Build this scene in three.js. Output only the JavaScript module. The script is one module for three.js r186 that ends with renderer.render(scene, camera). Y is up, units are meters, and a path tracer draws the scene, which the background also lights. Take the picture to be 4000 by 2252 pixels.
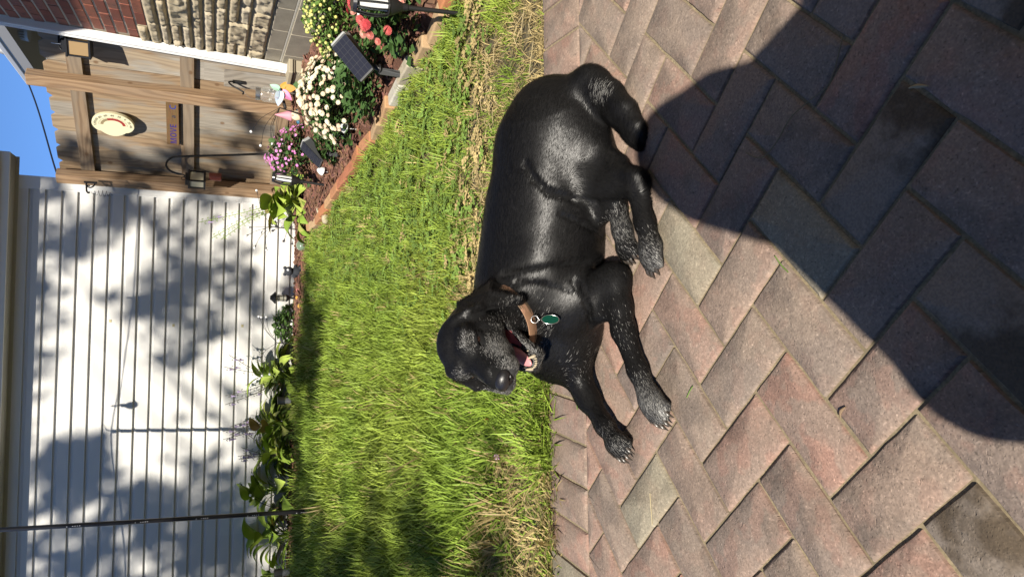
import * as THREE from 'three';
import { mergeGeometries, toCreasedNormals } from 'three/addons/utils/BufferGeometryUtils.js';
import { RoundedBoxGeometry } from 'three/addons/geometries/RoundedBoxGeometry.js';

// ---------------------------------------------------------------- camera, sky, sun, exposure
const scene = new THREE.Scene();
const V = (x, y, z) => new THREE.Vector3(x, y, z);
const CAM = V(0, 0.808, 0);
// a phone held on its side: the picture's right edge points down at the ground, its top edge points to the right
const AX = V(0.0286, -0.9184, 0.3946).normalize();           // picture right  (world: down)
const AF = V(0, -0.3948, -0.9188).normalize();               // viewing direction
const AY = new THREE.Vector3().crossVectors(AF.clone().negate(), AX).normalize();   // picture up (world: right)
AX.crossVectors(AY, AF.clone().negate()).normalize();
const camera = new THREE.PerspectiveCamera(2 * Math.atan(1126 / 2720) * 180 / Math.PI, 4000 / 2252, 0.02, 400);
camera.position.copy(CAM);
camera.quaternion.setFromRotationMatrix(new THREE.Matrix4().makeBasis(AX, AY, AF.clone().negate()));
camera.updateMatrixWorld(true);

const SUN = V(-0.196, 0.588, 0.785).normalize();
{
  const w = 256, h = 128, d = new Float32Array(w * h * 4);
  for (let j = 0; j < h; j++) for (let i = 0; i < w; i++) {
    const el = (j + 0.5) / h * Math.PI - Math.PI / 2, az = (i + 0.5) / w * Math.PI * 2 - Math.PI;
    const k = Math.max(0, Math.sin(el)), t = Math.pow(1 - k, 2.9);          // clear sky: deep at the zenith, paler to the horizon
    const dir = V(Math.cos(el) * Math.cos(az), Math.sin(el), Math.cos(el) * Math.sin(az));
    const gl = Math.pow(Math.max(0, dir.dot(SUN)), 10) * 0.10;
    let r = .028 + .155 * t + gl, g = .062 + .37 * t + gl, b = .15 + .86 * t + gl * .9;
    if (el < 0) { r = 0.10; g = 0.10; b = 0.085; }
    const o = (j * w + i) * 4; d[o] = r; d[o + 1] = g; d[o + 2] = b; d[o + 3] = 1;
  }
  const tx = new THREE.DataTexture(d, w, h, THREE.RGBAFormat, THREE.FloatType);
  tx.mapping = THREE.EquirectangularReflectionMapping; tx.magFilter = tx.minFilter = THREE.LinearFilter; tx.wrapS = THREE.RepeatWrapping; tx.needsUpdate = true;
  scene.background = tx; scene.environment = tx;
}
const sun = new THREE.DirectionalLight(new THREE.Color(1.0, 0.93, 0.82), 5.0);
sun.position.copy(SUN).multiplyScalar(30).add(V(0, 0, -3)); sun.target.position.set(0, 0, -3);
sun.castShadow = true; sun.shadow.mapSize.set(4096, 4096); sun.shadow.radius = 1;
Object.assign(sun.shadow.camera, { left: -9, right: 9, top: 9, bottom: -9, near: 1, far: 70 });
scene.add(sun, sun.target);
const renderer = new THREE.WebGLRenderer({ antialias: true });
renderer.toneMapping = THREE.LinearToneMapping;
renderer.toneMappingExposure = 1.5;
renderer.shadowMap.enabled = true;
renderer.setSize(1024, 576);

// ---------------------------------------------------------------- helpers
function RNG(a) { return () => { a |= 0; a = a + 0x6D2B79F5 | 0; let t = Math.imul(a ^ a >>> 15, 1 | a); t = t + Math.imul(t ^ t >>> 7, 61 | t) ^ t; return ((t ^ t >>> 14) >>> 0) / 4294967296; }; }
const clamp = (x, a = 0, b = 1) => Math.min(b, Math.max(a, x));
const lerp = (a, b, t) => a + (b - a) * t;
const sstep = (a, b, x) => { const t = clamp((x - a) / (b - a)); return t * t * (3 - 2 * t); };
const h3 = (x, y, z) => { let n = Math.imul(x, 374761393) + Math.imul(y, 668265263) + Math.imul(z, 2147483647 - 9176) | 0; n = Math.imul(n ^ n >>> 13, 1274126177); n ^= n >>> 16; return (n >>> 0) / 4294967296; };
function vnoise(x, y, z = 0) {
  const X = Math.floor(x), Y = Math.floor(y), Z = Math.floor(z); let a = x - X, b = y - Y, c = z - Z;
  a = a * a * (3 - 2 * a); b = b * b * (3 - 2 * b); c = c * c * (3 - 2 * c);
  const L = lerp;
  return L(L(L(h3(X, Y, Z), h3(X + 1, Y, Z), a), L(h3(X, Y + 1, Z), h3(X + 1, Y + 1, Z), a), b),
    L(L(h3(X, Y, Z + 1), h3(X + 1, Y, Z + 1), a), L(h3(X, Y + 1, Z + 1), h3(X + 1, Y + 1, Z + 1), a), b), c);
}
const fbm = (x, y, z = 0, o = 4) => { let s = 0, a = 0.5, n = 0; for (let i = 0; i < o; i++) { s += a * vnoise(x, y, z + i * 17); n += a; a *= 0.5; x *= 2.03; y *= 2.03; z *= 2.03; } return s / n; };
// tileable 2-D noise on a period
const tn = (u, v, p, s) => { const g = (a, b) => h3(((a % p) + p) % p, ((b % p) + p) % p, s); const x = u * p, y = v * p, X = Math.floor(x), Y = Math.floor(y); let a = x - X, b = y - Y; a = a * a * (3 - 2 * a); b = b * b * (3 - 2 * b); return lerp(lerp(g(X, Y), g(X + 1, Y), a), lerp(g(X, Y + 1), g(X + 1, Y + 1), a), b); };
const tfbm = (u, v, p, s, o = 4) => { let t = 0, a = 0.5, n = 0; for (let i = 0; i < o; i++) { t += a * tn(u, v, p << i, s + i * 7); n += a; a *= 0.55; } return t / n; };
const lin2s = c => c <= 0.0031308 ? 12.92 * c : 1.055 * Math.pow(c, 1 / 2.4) - 0.055;
function ctex(w, h, fn, repM = 1) {            // colour map; fn(u,v) gives linear rgb; repM metres per repeat
  const d = new Uint8Array(w * h * 4);
  for (let j = 0; j < h; j++) for (let i = 0; i < w; i++) { const c = fn((i + 0.5) / w, (j + 0.5) / h), o = (j * w + i) * 4; for (let k = 0; k < 3; k++) d[o + k] = clamp(lin2s(clamp(c[k]))) * 255 + 0.5; d[o + 3] = 255; }
  const t = new THREE.DataTexture(d, w, h); t.colorSpace = THREE.SRGBColorSpace; t.wrapS = t.wrapT = THREE.RepeatWrapping; t.magFilter = THREE.LinearFilter; t.minFilter = THREE.LinearMipmapLinearFilter; t.generateMipmaps = true; t.anisotropy = 8; t.needsUpdate = true;
  if (Array.isArray(repM)) t.repeat.set(1 / repM[0], 1 / repM[1]); else t.repeat.set(1 / repM, 1 / repM);
  return t;
}
function btex(w, h, fn, repM = 1) {            // grey map (bump)
  const d = new Uint8Array(w * h * 4);
  for (let j = 0; j < h; j++) for (let i = 0; i < w; i++) { const c = clamp(fn((i + 0.5) / w, (j + 0.5) / h)) * 255, o = (j * w + i) * 4; d[o] = d[o + 1] = d[o + 2] = c; d[o + 3] = 255; }
  const t = new THREE.DataTexture(d, w, h); t.wrapS = t.wrapT = THREE.RepeatWrapping; t.magFilter = THREE.LinearFilter; t.minFilter = THREE.LinearMipmapLinearFilter; t.generateMipmaps = true; t.needsUpdate = true;
  if (Array.isArray(repM)) t.repeat.set(1 / repM[0], 1 / repM[1]); else t.repeat.set(1 / repM, 1 / repM);
  return t;
}
const rgb = (r, g, b) => new THREE.Color().setRGB(r, g, b);
const mat = (r, g, b, rough = 0.8, extra = {}) => new THREE.MeshStandardMaterial({ color: rgb(r, g, b), roughness: rough, ...extra });
const taken = {};
function numbered(n) { if (!(n in taken)) { taken[n] = 0; return n; } taken[n]++; return n + '_' + String(taken[n]).padStart(3, '0'); }
function shadows(o) { o.castShadow = true; o.receiveShadow = true; return o; }
function tag(o, label, category, group) { o.userData.label = label; o.userData.category = category; if (group) o.userData.group = group; return o; }
function thing(name, label, category, pos = [0, 0, 0], turn = 0, group) { const g = new THREE.Group(); g.name = numbered(name); g.position.set(...pos); g.rotation.y = turn; scene.add(g); return tag(g, label, category, group); }
function part(name, geo, material, parent, kind) { const m = shadows(new THREE.Mesh(Array.isArray(geo) ? merge(geo) : geo, material)); m.name = name; parent.add(m); if (kind) m.userData.kind = kind; return m; }
function solo(name, geo, material, label, category, group) { const m = shadows(new THREE.Mesh(Array.isArray(geo) ? merge(geo) : geo, material)); m.name = numbered(name); scene.add(m); return tag(m, label, category, group); }
function struct(name, geo, material) { const m = shadows(new THREE.Mesh(geo, material)); m.name = numbered(name); m.userData.kind = 'structure'; scene.add(m); return m; }
function merge(list) {
  const prep = list.map(g => { let a = g.index ? g.toNonIndexed() : g.clone(); for (const k of Object.keys(a.attributes)) if (!['position', 'normal', 'uv', 'color'].includes(k)) a.deleteAttribute(k); if (!a.attributes.normal) a.computeVertexNormals(); if (!a.attributes.uv) a.setAttribute('uv', new THREE.Float32BufferAttribute(new Float32Array(a.attributes.position.count * 2), 2)); return a; });
  const hasC = prep.some(a => a.attributes.color); if (hasC) for (const a of prep) if (!a.attributes.color) a.setAttribute('color', new THREE.Float32BufferAttribute(new Float32Array(a.attributes.position.count * 3).fill(1), 3));
  return mergeGeometries(prep);
}
function box(sx, sy, sz, x = 0, y = 0, z = 0, r = 0) { const g = r ? new RoundedBoxGeometry(sx, sy, sz, 1, r) : new THREE.BoxGeometry(sx, sy, sz); g.translate(x, y, z); return g; }
// box with uv in metres, grain (v) along its longest axis
function board(sx, sy, sz, r = 0.003, seed = 0) {
  const g = new RoundedBoxGeometry(sx, sy, sz, 1, r), p = g.attributes.position, n = g.attributes.normal, uv = new Float32Array(p.count * 2), R = RNG(seed * 977 + 5), ou = R() * 3, ov = R() * 5;
  const long = sx >= sy && sx >= sz ? 0 : sy >= sz ? 1 : 2;
  for (let i = 0; i < p.count; i++) { const c = [p.getX(i), p.getY(i), p.getZ(i)], a = [Math.abs(n.getX(i)), Math.abs(n.getY(i)), Math.abs(n.getZ(i))]; const f = a[0] > a[1] && a[0] > a[2] ? 0 : a[1] > a[2] ? 1 : 2; const o = [0, 1, 2].filter(k => k !== f); const vAx = o.includes(long) ? long : o[1], uAx = o[0] === vAx ? o[1] : o[0]; uv[i * 2] = c[uAx] + ou + f * 0.31; uv[i * 2 + 1] = c[vAx] + ov; }
  g.setAttribute('uv', new THREE.BufferAttribute(uv, 2)); return g;
}
function tube(pts, r, seg = 24, rad = 6, closed = false) { const c = new THREE.CatmullRomCurve3(pts.map(p => p.isVector3 ? p : V(...p)), closed); return new THREE.TubeGeometry(c, seg, r, rad, closed); }
function ttube(pts, radii, seg = 20, rad = 8) {      // tapered tube along points
  const c = new THREE.CatmullRomCurve3(pts.map(p => p.isVector3 ? p : V(...p))), g = new THREE.TubeGeometry(c, seg, 1, rad), P = g.attributes.position, ctr = new THREE.Vector3(), q = new THREE.Vector3();
  for (let i = 0; i <= seg; i++) { const t = i / seg, f = t * (radii.length - 1), k = Math.min(radii.length - 2, Math.floor(f)), r = lerp(radii[k], radii[k + 1], f - k); c.getPointAt(t, ctr); for (let j = 0; j <= rad; j++) { const o = i * (rad + 1) + j; q.fromBufferAttribute(P, o).sub(ctr).multiplyScalar(r).add(ctr); P.setXYZ(o, q.x, q.y, q.z); } }
  g.computeVertexNormals(); return g;
}
function cyl(r0, r1, h, x = 0, y = 0, z = 0, n = 16) { const g = new THREE.CylinderGeometry(r1, r0, h, n); g.translate(x, y + h / 2, z); return g; }   // base radius, top radius, base at y
function ball(r, x, y, z, n = 14) { const g = new THREE.SphereGeometry(r, n, Math.max(6, n * 0.7 | 0)); g.translate(x, y, z); return g; }
function rod(a, b, r, n = 6) { const A = a.isVector3 ? a : V(...a), B = b.isVector3 ? b : V(...b), d = B.clone().sub(A), g = new THREE.CylinderGeometry(r, r, d.length(), n); g.applyQuaternion(new THREE.Quaternion().setFromUnitVectors(V(0, 1, 0), d.clone().normalize())); g.translate((A.x + B.x) / 2, (A.y + B.y) / 2, (A.z + B.z) / 2); return g; }
function lathe(prof, n = 20) { return new THREE.LatheGeometry(prof.map(p => new THREE.Vector2(p[0], p[1])), n); }
// photo pixel (4000 x 2252) -> point at a horizontal distance D in front of the camera; or on the plane x = X
const ray = (x, y) => AX.clone().multiplyScalar((x - 2000) / 2720).addScaledVector(AY, (1126 - y) / 2720).add(AF);
const PD = (x, y, D) => { const r = ray(x, y); return CAM.clone().addScaledVector(r, D / -r.z); };
const PX = (x, y, X) => { const r = ray(x, y); return CAM.clone().addScaledVector(r, X / r.x); };
function PG(x, y, yf) { const r = ray(x, y); let t = 0.3; for (let i = 0; i < 4000; i++) { t += 0.004; const X = r.x * t, Z = r.z * t, Y = CAM.y + r.y * t; if (Y <= yf(X, Z)) break; } return V(r.x * t, yf(r.x * t, r.z * t), r.z * t); }
// ---------------------------------------------------------------- ground shapes
const patioY = x => 0.0212 * x;                                     // the patio falls gently to the left
const edgeZ = x => -1.652 - 0.0586 * x;                             // where paving meets grass
const lawnY = (x, z) => { const d = -z; return patioY(x) * clamp(1 - (d - 1.6) / 2) - 0.012 + 0.13 * sstep(1.9, 5.4, d) + (fbm(x * 1.7 + 5, z * 1.7, 2, 3) - 0.5) * 0.05 * sstep(1.7, 2.6, d); };
// garden-bed edge, from the house side round to the shed
const EDGE = [[1.12, -2.35], [0.985, -2.62], [0.905, -3.0], [0.765, -3.5], [0.665, -3.92], [0.56, -4.35], [0.455, -4.8], [0.40, -5.1], [0.39, -5.35]];
const edgeX = z => { for (let i = 0; i < EDGE.length - 1; i++) { const a = EDGE[i], b = EDGE[i + 1]; if (z <= a[1] && z >= b[1]) return lerp(a[0], b[0], (z - a[1]) / (b[1] - a[1])); } return z > EDGE[0][1] ? EDGE[0][0] + (z - EDGE[0][1]) * 0.5 : 0.39; };
const bedY = (x, z) => { const d = Math.max(0, x - edgeX(z)); return lawnY(x, z) + 0.035 + 0.05 * sstep(0, 0.12, d) + 0.11 * sstep(0.1, 0.9, d) + (fbm(x * 9, z * 9, 3, 3) - 0.5) * 0.03; };
const shedZ = x => -6.047 - 0.0293 * x;                             // face of the shed wall
const stripZ = x => shedZ(x) + 0.42;                                // front of the planting strip along the shed
const stripY = (x, z) => lawnY(x, z) + 0.015 + 0.03 * sstep(0, 0.15, z < stripZ(x) ? stripZ(x) - z : 0);

// ---------------------------------------------------------------- patio of herringbone pavers
{
  const R = RNG(11);
  const bumpT = btex(512, 512, (u, v) => 0.35 + 0.45 * tfbm(u, v, 64, 3, 3) + (tn(u, v, 220, 8) > 0.86 ? 0.2 : 0) - (tn(u, v, 150, 5) > 0.9 ? 0.3 : 0), 0.4);
  const tones = [
    [[0.291, 0.216, 0.169], [0.258, 0.199, 0.159], 0.2], [[0.304, 0.208, 0.163], [0.272, 0.202, 0.160], 0.35], [[0.278, 0.215, 0.169], [0.239, 0.188, 0.153], 0.12],
    [[0.256, 0.201, 0.164], [0.281, 0.204, 0.163], 0.25], [[0.308, 0.201, 0.155], [0.286, 0.209, 0.166], 0.5], [[0.294, 0.249, 0.182], [0.300, 0.263, 0.194], 0.05],
    [[0.233, 0.190, 0.160], [0.255, 0.193, 0.159], 0.2], [[0.286, 0.209, 0.165], [0.244, 0.189, 0.154], 0.3]];
  const mats = tones.map(([a, b, red], k) => new THREE.MeshStandardMaterial({
    roughness: 0.93, bumpMap: bumpT, bumpScale: 0.0016,
    map: ctex(400, 400, (u, v) => {
      const n = tfbm(u, v, 6, 20 + k * 3, 4), m = tfbm(u, v, 14, 50 + k, 3), f = tn(u, v, 190, 70 + k), g = tn(u, v, 90, 90 + k);
      const t = sstep(0.36, 0.64, n), c = a.map((q, i) => lerp(q, b[i], t));
      const rr = red * sstep(0.5, 0.68, m); c[0] = lerp(c[0], .36, rr * .7); c[1] = lerp(c[1], .165, rr * .7); c[2] = lerp(c[2], .12, rr * .7);
      const dk = sstep(0.56, 0.72, tfbm(u, v, 5, 140 + k, 4)) * 0.2;
      let s = 0.80 + 0.4 * f * (0.5 + g); if (f > 0.93) s *= 1.35; if (f < 0.07) s *= 0.62; if (g > 0.95) s *= 1.25;
      return c.map(q => q * s * 1.0 * (1 - dk));
    }, 0.4)
  }));
  const stained = [6, 7].map(k => { const m = mats[k].clone(); m.map = ctex(512, 512, (u, v) => { const st = sstep(0.42, 0.6, tfbm(u, v, 4, 300 + k, 5)); const f = 0.8 + 0.4 * tn(u, v, 180, 44 + k); return [lerp(.25, .105, st) * f, lerp(.205, .078, st) * f, lerp(.165, .052, st) * f]; }, 0.4); return m; });
  const patio = new THREE.Group(); patio.name = 'patio'; patio.userData.kind = 'structure'; scene.add(patio);
  patio.rotation.z = Math.atan(0.0212);
  const O = [-0.0155, -0.8915], P = [-0.0661, 0.0752], Q = [0.0752, 0.0661];
  const w2 = (p, q) => [O[0] + P[0] * p + Q[0] * q, O[1] + P[1] * p + Q[1] * q];
  const GAP = 0.0032;
  function slab(poly, name) {                     // poly: [x,z] points; a slab with chamfered arris
    const cx = poly.reduce((s, p) => s + p[0], 0) / poly.length, cz = poly.reduce((s, p) => s + p[1], 0) / poly.length;
    { const q = []; for (let i = 0; i < poly.length; i++) { const a = poly[i], b = poly[(i + 1) % poly.length], L = Math.hypot(b[0] - a[0], b[1] - a[1]), k = Math.max(1, Math.round(L / .022)), ex = (b[0] - a[0]) / L, ez = (b[1] - a[1]) / L; for (let j = 0; j < k; j++) { const t = j / k, w = j ? (R() - .5) * .0011 - (R() < .06 ? .0022 * R() : 0) : 0; q.push([lerp(a[0], b[0], t) + (poly.cw ? 1 : 1) * ez * w, lerp(a[1], b[1], t) - ex * w]); } } poly = q; }
    const n = poly.length, ar = poly.reduce((s, p, i) => { const q = poly[(i + 1) % n]; return s + p[0] * q[1] - q[0] * p[1]; }, 0) / 2;
    if (Math.abs(ar) < 0.0008) return null;
    const ccw = ar > 0 ? poly : poly.slice().reverse();
    const ins = d => { const out = []; for (let i = 0; i < n; i++) { const a = ccw[(i + n - 1) % n], b = ccw[i], c = ccw[(i + 1) % n]; const e1 = [b[0] - a[0], b[1] - a[1]], e2 = [c[0] - b[0], c[1] - b[1]], l1 = Math.hypot(...e1) || 1e-6, l2 = Math.hypot(...e2) || 1e-6; const n1 = [-e1[1] / l1, e1[0] / l1], n2 = [-e2[1] / l2, e2[0] / l2]; const k = 1 + n1[0] * n2[0] + n1[1] * n2[1]; const s = d / Math.max(0.35, k); out.push([b[0] + (n1[0] + n2[0]) * s - cx, b[1] + (n1[1] + n2[1]) * s - cz]); } return out; };
    const rings = [[GAP, -0.04], [GAP, -0.0045], [GAP + 0.0016, -0.0016], [GAP + 0.005, 0]].map(([d, y]) => ins(d + (R() - .5) * 0.0006).map(p => [p[0], y, p[1]]));
    const pos = [], uv = [], idx = [], ou = R() * 0.4, ov = R() * 0.4;
    for (const r of rings) for (const p of r) { pos.push(...p); uv.push(p[0] + ou, p[2] + ov + (p[1] < -0.01 ? p[1] : 0)); }
    for (let k = 0; k < 3; k++) for (let i = 0; i < n; i++) { const j = (i + 1) % n, a = k * n + i, b = k * n + j; idx.push(a, a + n, b, b, a + n, b + n); }
    { pos.push(0, 0, 0); uv.push(ou, ov); for (let i = 0; i < n; i++) idx.push(4 * n, 3 * n + (i + 1) % n, 3 * n + i); }
    const g = new THREE.BufferGeometry(); g.setAttribute('position', new THREE.Float32BufferAttribute(pos, 3)); g.setAttribute('uv', new THREE.Float32BufferAttribute(uv, 2)); g.setIndex(idx);
    const gg = toCreasedNormals(g, 0.6);
    return { g: gg, cx, cz };
  }
  const clip = (poly, f) => { const out = []; for (let i = 0; i < poly.length; i++) { const a = poly[i], b = poly[(i + 1) % poly.length], fa = f(a), fb = f(b); if (fa >= 0) out.push(a); if (fa * fb < 0) { const t = fa / (fa - fb); out.push([lerp(a[0], b[0], t), lerp(a[1], b[1], t)]); } } return out; };
  const inner = p => p[1] - (edgeZ(p[0]) + 0.197);
  function lay(poly, stain) {
    const s = slab(poly); if (!s) return;
    const mm = stain ? stained[R() * 2 | 0] : mats[[0, 0, 0, 1, 1, 1, 2, 2, 3, 3, 4, 5, 6, 7, 7, 7][R() * 16 | 0]];
    const m = part('paver', s.g, mm, patio);
    m.position.set(s.cx, (R() - 0.5) * 0.0024, s.cz); m.rotation.set((R() - .5) * 0.012, 0, (R() - .5) * 0.012);
  }
  for (let p = -30; p < 26; p++) for (let q = -30; q < 26; q++) {
    const k = (((p + q) % 4) + 4) % 4; let c = null;
    if (k === 0) c = [[p, q], [p + 2, q], [p + 2, q + 1], [p, q + 1]];
    if (k === 2) c = [[p, q], [p + 1, q], [p + 1, q + 2], [p, q + 2]];
    if (!c) continue;
    let poly = c.map(a => w2(...a));
    const mx = (poly[0][0] + poly[2][0]) / 2, mz = (poly[0][1] + poly[2][1]) / 2;
    if (Math.abs(mx) > 1.35 || mz > 0.75) continue;
    poly = clip(poly, inner); if (poly.length < 3) continue;
    lay(poly, mz > -0.62 && R() < 0.35 && mx < 0.1 || (mx > 0.1 && mz > -0.8 && R() < 0.3));
  }
  for (let i = -15; i < 15; i++) {                // soldier course along the grass
    const x0 = i * 0.1005 + 0.035, x1 = x0 + 0.1005;
    const f = (x, d) => [x - d * 0.0586 * 0, edgeZ(x) + d];
    lay([f(x0, 0), f(x1, 0), f(x1, 0.197), f(x0, 0.197)], false);
  }
  // bedding sand that shows in the joints
  const sandM = new THREE.MeshStandardMaterial({ roughness: 1, map: ctex(256, 256, (u, v) => { const f = tn(u, v, 128, 9), g = tfbm(u, v, 8, 4, 3), s = 0.55 + 0.9 * f * g; return [.34 * s, .275 * s, .17 * s]; }, 0.3) });
  const sg = new THREE.PlaneGeometry(3.2, 2.9); sg.rotateX(-Math.PI / 2); sg.translate(0, -0.0062, -0.22);
  { const p = sg.attributes.position, uv = sg.attributes.uv; for (let i = 0; i < p.count; i++) { if (p.getZ(i) < -1) p.setZ(i, edgeZ(p.getX(i)) + 0.004); uv.setXY(i, p.getX(i), p.getZ(i)); } }
  part('joint_sand', sg, sandM, patio);
}
// ---------------------------------------------------------------- ground sheet under everything, lawn soil, mulch
const soilM = new THREE.MeshStandardMaterial({ roughness: 1, map: ctex(512, 512, (u, v) => { const n = tfbm(u, v, 8, 3, 5), f = tn(u, v, 160, 8), g = tfbm(u, v, 40, 18, 3), s = 0.5 + 0.9 * f * n; const t = sstep(.5, .62, g); return [lerp(.105, .23, t) * s, lerp(.085, .19, t) * s, lerp(.048, .10, t) * s]; }, 0.5) });
{
  const g = new THREE.PlaneGeometry(160, 160, 4, 4); g.rotateX(-Math.PI / 2); g.translate(0, -0.35, 0);
  const uv = g.attributes.uv, p = g.attributes.position; for (let i = 0; i < p.count; i++) uv.setXY(i, p.getX(i), p.getZ(i));
  struct('ground', g, mat(.085, .08, .05, 1));
  // lawn soil: a draped sheet from the paving to beyond the shed front
  const nx = 90, nz = 90, lg = new THREE.PlaneGeometry(1, 1, nx, nz), q = lg.attributes.position, u2 = lg.attributes.uv;
  for (let j = 0; j <= nz; j++) for (let i = 0; i <= nx; i++) { const x = lerp(-6.5, 4.5, i / nx), z = lerp(edgeZ(x) - 0.002, -7.2, j / nz), o = j * (nx + 1) + i; q.setXYZ(o, x, lawnY(x, z) - 0.002, z); u2.setXY(o, x, z); }
  lg.computeVertexNormals(); struct('lawn', lg, soilM);
  const mulchM = new THREE.MeshStandardMaterial({ roughness: 1, map: ctex(512, 512, (u, v) => { const n = tfbm(u, v, 30, 3, 3), f = tn(u, v, 120, 8), s = 0.35 + 1.1 * f * n; return [.17 * s, .075 * s, .045 * s]; }, 0.35) });
  const mz = 70, mx = 26, mg = new THREE.PlaneGeometry(1, 1, mx, mz), m = mg.attributes.position, mu = mg.attributes.uv;
  for (let j = 0; j <= mz; j++) for (let i = 0; i <= mx; i++) { const z = lerp(-1.9, -6.6, j / mz), x = lerp(edgeX(z) + 0.02, 2.4, i / mx), o = j * (mx + 1) + i; m.setXYZ(o, x, bedY(x, z), z); mu.setXY(o, x, z); }
  mg.computeVertexNormals(); struct('garden_bed', mg, mulchM);
  const sg = new THREE.PlaneGeometry(1, 1, 60, 6), s = sg.attributes.position, su = sg.attributes.uv;
  for (let j = 0; j <= 6; j++) for (let i = 0; i <= 60; i++) { const x = lerp(-4.5, 0.6, i / 60), z = lerp(stripZ(x), shedZ(x) - 0.05, j / 6), o = j * 61 + i; s.setXYZ(o, x, stripY(x, z) + 0.012, z); su.setXY(o, x, z); }
  sg.computeVertexNormals(); struct('planting_strip', sg, mulchM);
  // mulch chips
  const R = RNG(5), cg = board(0.045, 0.006, 0.011, 0.002, 3), N = 9000;
  const im = new THREE.InstancedMesh(cg, new THREE.MeshStandardMaterial({ color: 0xffffff, roughness: 0.95 }), N); im.name = 'mulch_chips'; im.userData = { kind: 'stuff', label: 'reddish brown shredded bark mulch covering the flower bed', category: 'mulch' };
  const M = new THREE.Matrix4(), qn = new THREE.Quaternion(), e = new THREE.Euler(), c = new THREE.Color(); let n = 0;
  while (n < N) {
    const strip = R() < 0.25; let x, z, y;
    if (strip) { x = lerp(-3, 0.45, R()); z = lerp(stripZ(x) + 0.02, shedZ(x), R()); y = stripY(x, z) + 0.02; }
    else { z = lerp(-2.2, -6.1, R()); x = edgeX(z) + 0.04 + R() * 1.25; if (x > 1.58) continue; y = bedY(x, z) + 0.003; }
    e.set((R() - .5) * 0.9, R() * 6.28, (R() - .5) * 0.9); qn.setFromEuler(e); const k = 0.4 + R() * 1.1;
    M.compose(V(x, y, z), qn, V(k, 0.7 + R(), 0.6 + R() * 1.1)); im.setMatrixAt(n, M);
    const b = 0.45 + R() * 0.8; c.setRGB(.20 * b, (.085 + R() * .03) * b, (.055 + R() * .02) * b); im.setColorAt(n, c); n++;
  }
  shadows(im); scene.add(im);
}
// ---------------------------------------------------------------- wood, brick, stone materials
function woodMat(seed, light, dark, grey, gk) {
  return new THREE.MeshStandardMaterial({
    roughness: 0.85,
    map: ctex(256, 1024, (u, v) => {
      const w = 0.02 * (tfbm(u, v, 4, seed, 2) - .5) * 4, kn = tfbm(u, v, 3, seed + 9, 2);
      const ring = Math.sin((u + w + 0.09 * Math.sin(v * 6.283 + kn * 5)) * 6.283 * 9 + kn * 9);
      const fine = tn(u, v * 0.12, 128, seed + 3), g = sstep(.42, .62, tfbm(u * 1, v, 4, seed + 21, 4)) * gk;
      let t = sstep(-.6, 1, ring) * 0.55 + fine * 0.45;
      const s = 0.82 + 0.36 * tfbm(u, v, 2, seed + 5, 3);
      let c = light.map((a, i) => lerp(a, dark[i], t)); c = c.map((a, i) => lerp(a, grey[i] * (0.75 + .5 * fine), g));
      for (const [kx, ky] of [[.3, .22], [.7, .71], [.52, .47]]) { const d = Math.hypot((u - kx) * 1.0, (v - ky) * 3.2); const k = 1 - sstep(.018, .05, d); c = c.map((a, i) => lerp(a, [.14, .075, .035][i], k * .8)); }
      return c.map(a => a * s);
    }, [0.35, 1.4])
  });
}
const postW = woodMat(1, [0.334, 0.221, 0.127], [0.184, 0.110, 0.060], [0.239, 0.196, 0.146], .25);
const railW = woodMat(12, [0.290, 0.204, 0.126], [0.148, 0.093, 0.054], [0.231, 0.196, 0.149], .5);
const pickW = [woodMat(23, [0.339, 0.253, 0.160], [0.206, 0.148, 0.091], [0.263, 0.235, 0.192], .95), woodMat(34, [0.327, 0.229, 0.136], [0.195, 0.128, 0.074], [0.253, 0.225, 0.186], .8), woodMat(45, [0.351, 0.277, 0.188], [0.228, 0.177, 0.122], [0.284, 0.260, 0.221], 1)];
const greyW = woodMat(56, [.27, .24, .20], [.15, .13, .105], [.25, .235, .21], .9);
const blackMetal = mat(.012, .012, .013, 0.45, { metalness: 0.3 });
const blackPlastic = mat(.014, .014, .015, 0.5);
const whitePaint = mat(.70, .70, .68, 0.5);

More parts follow.
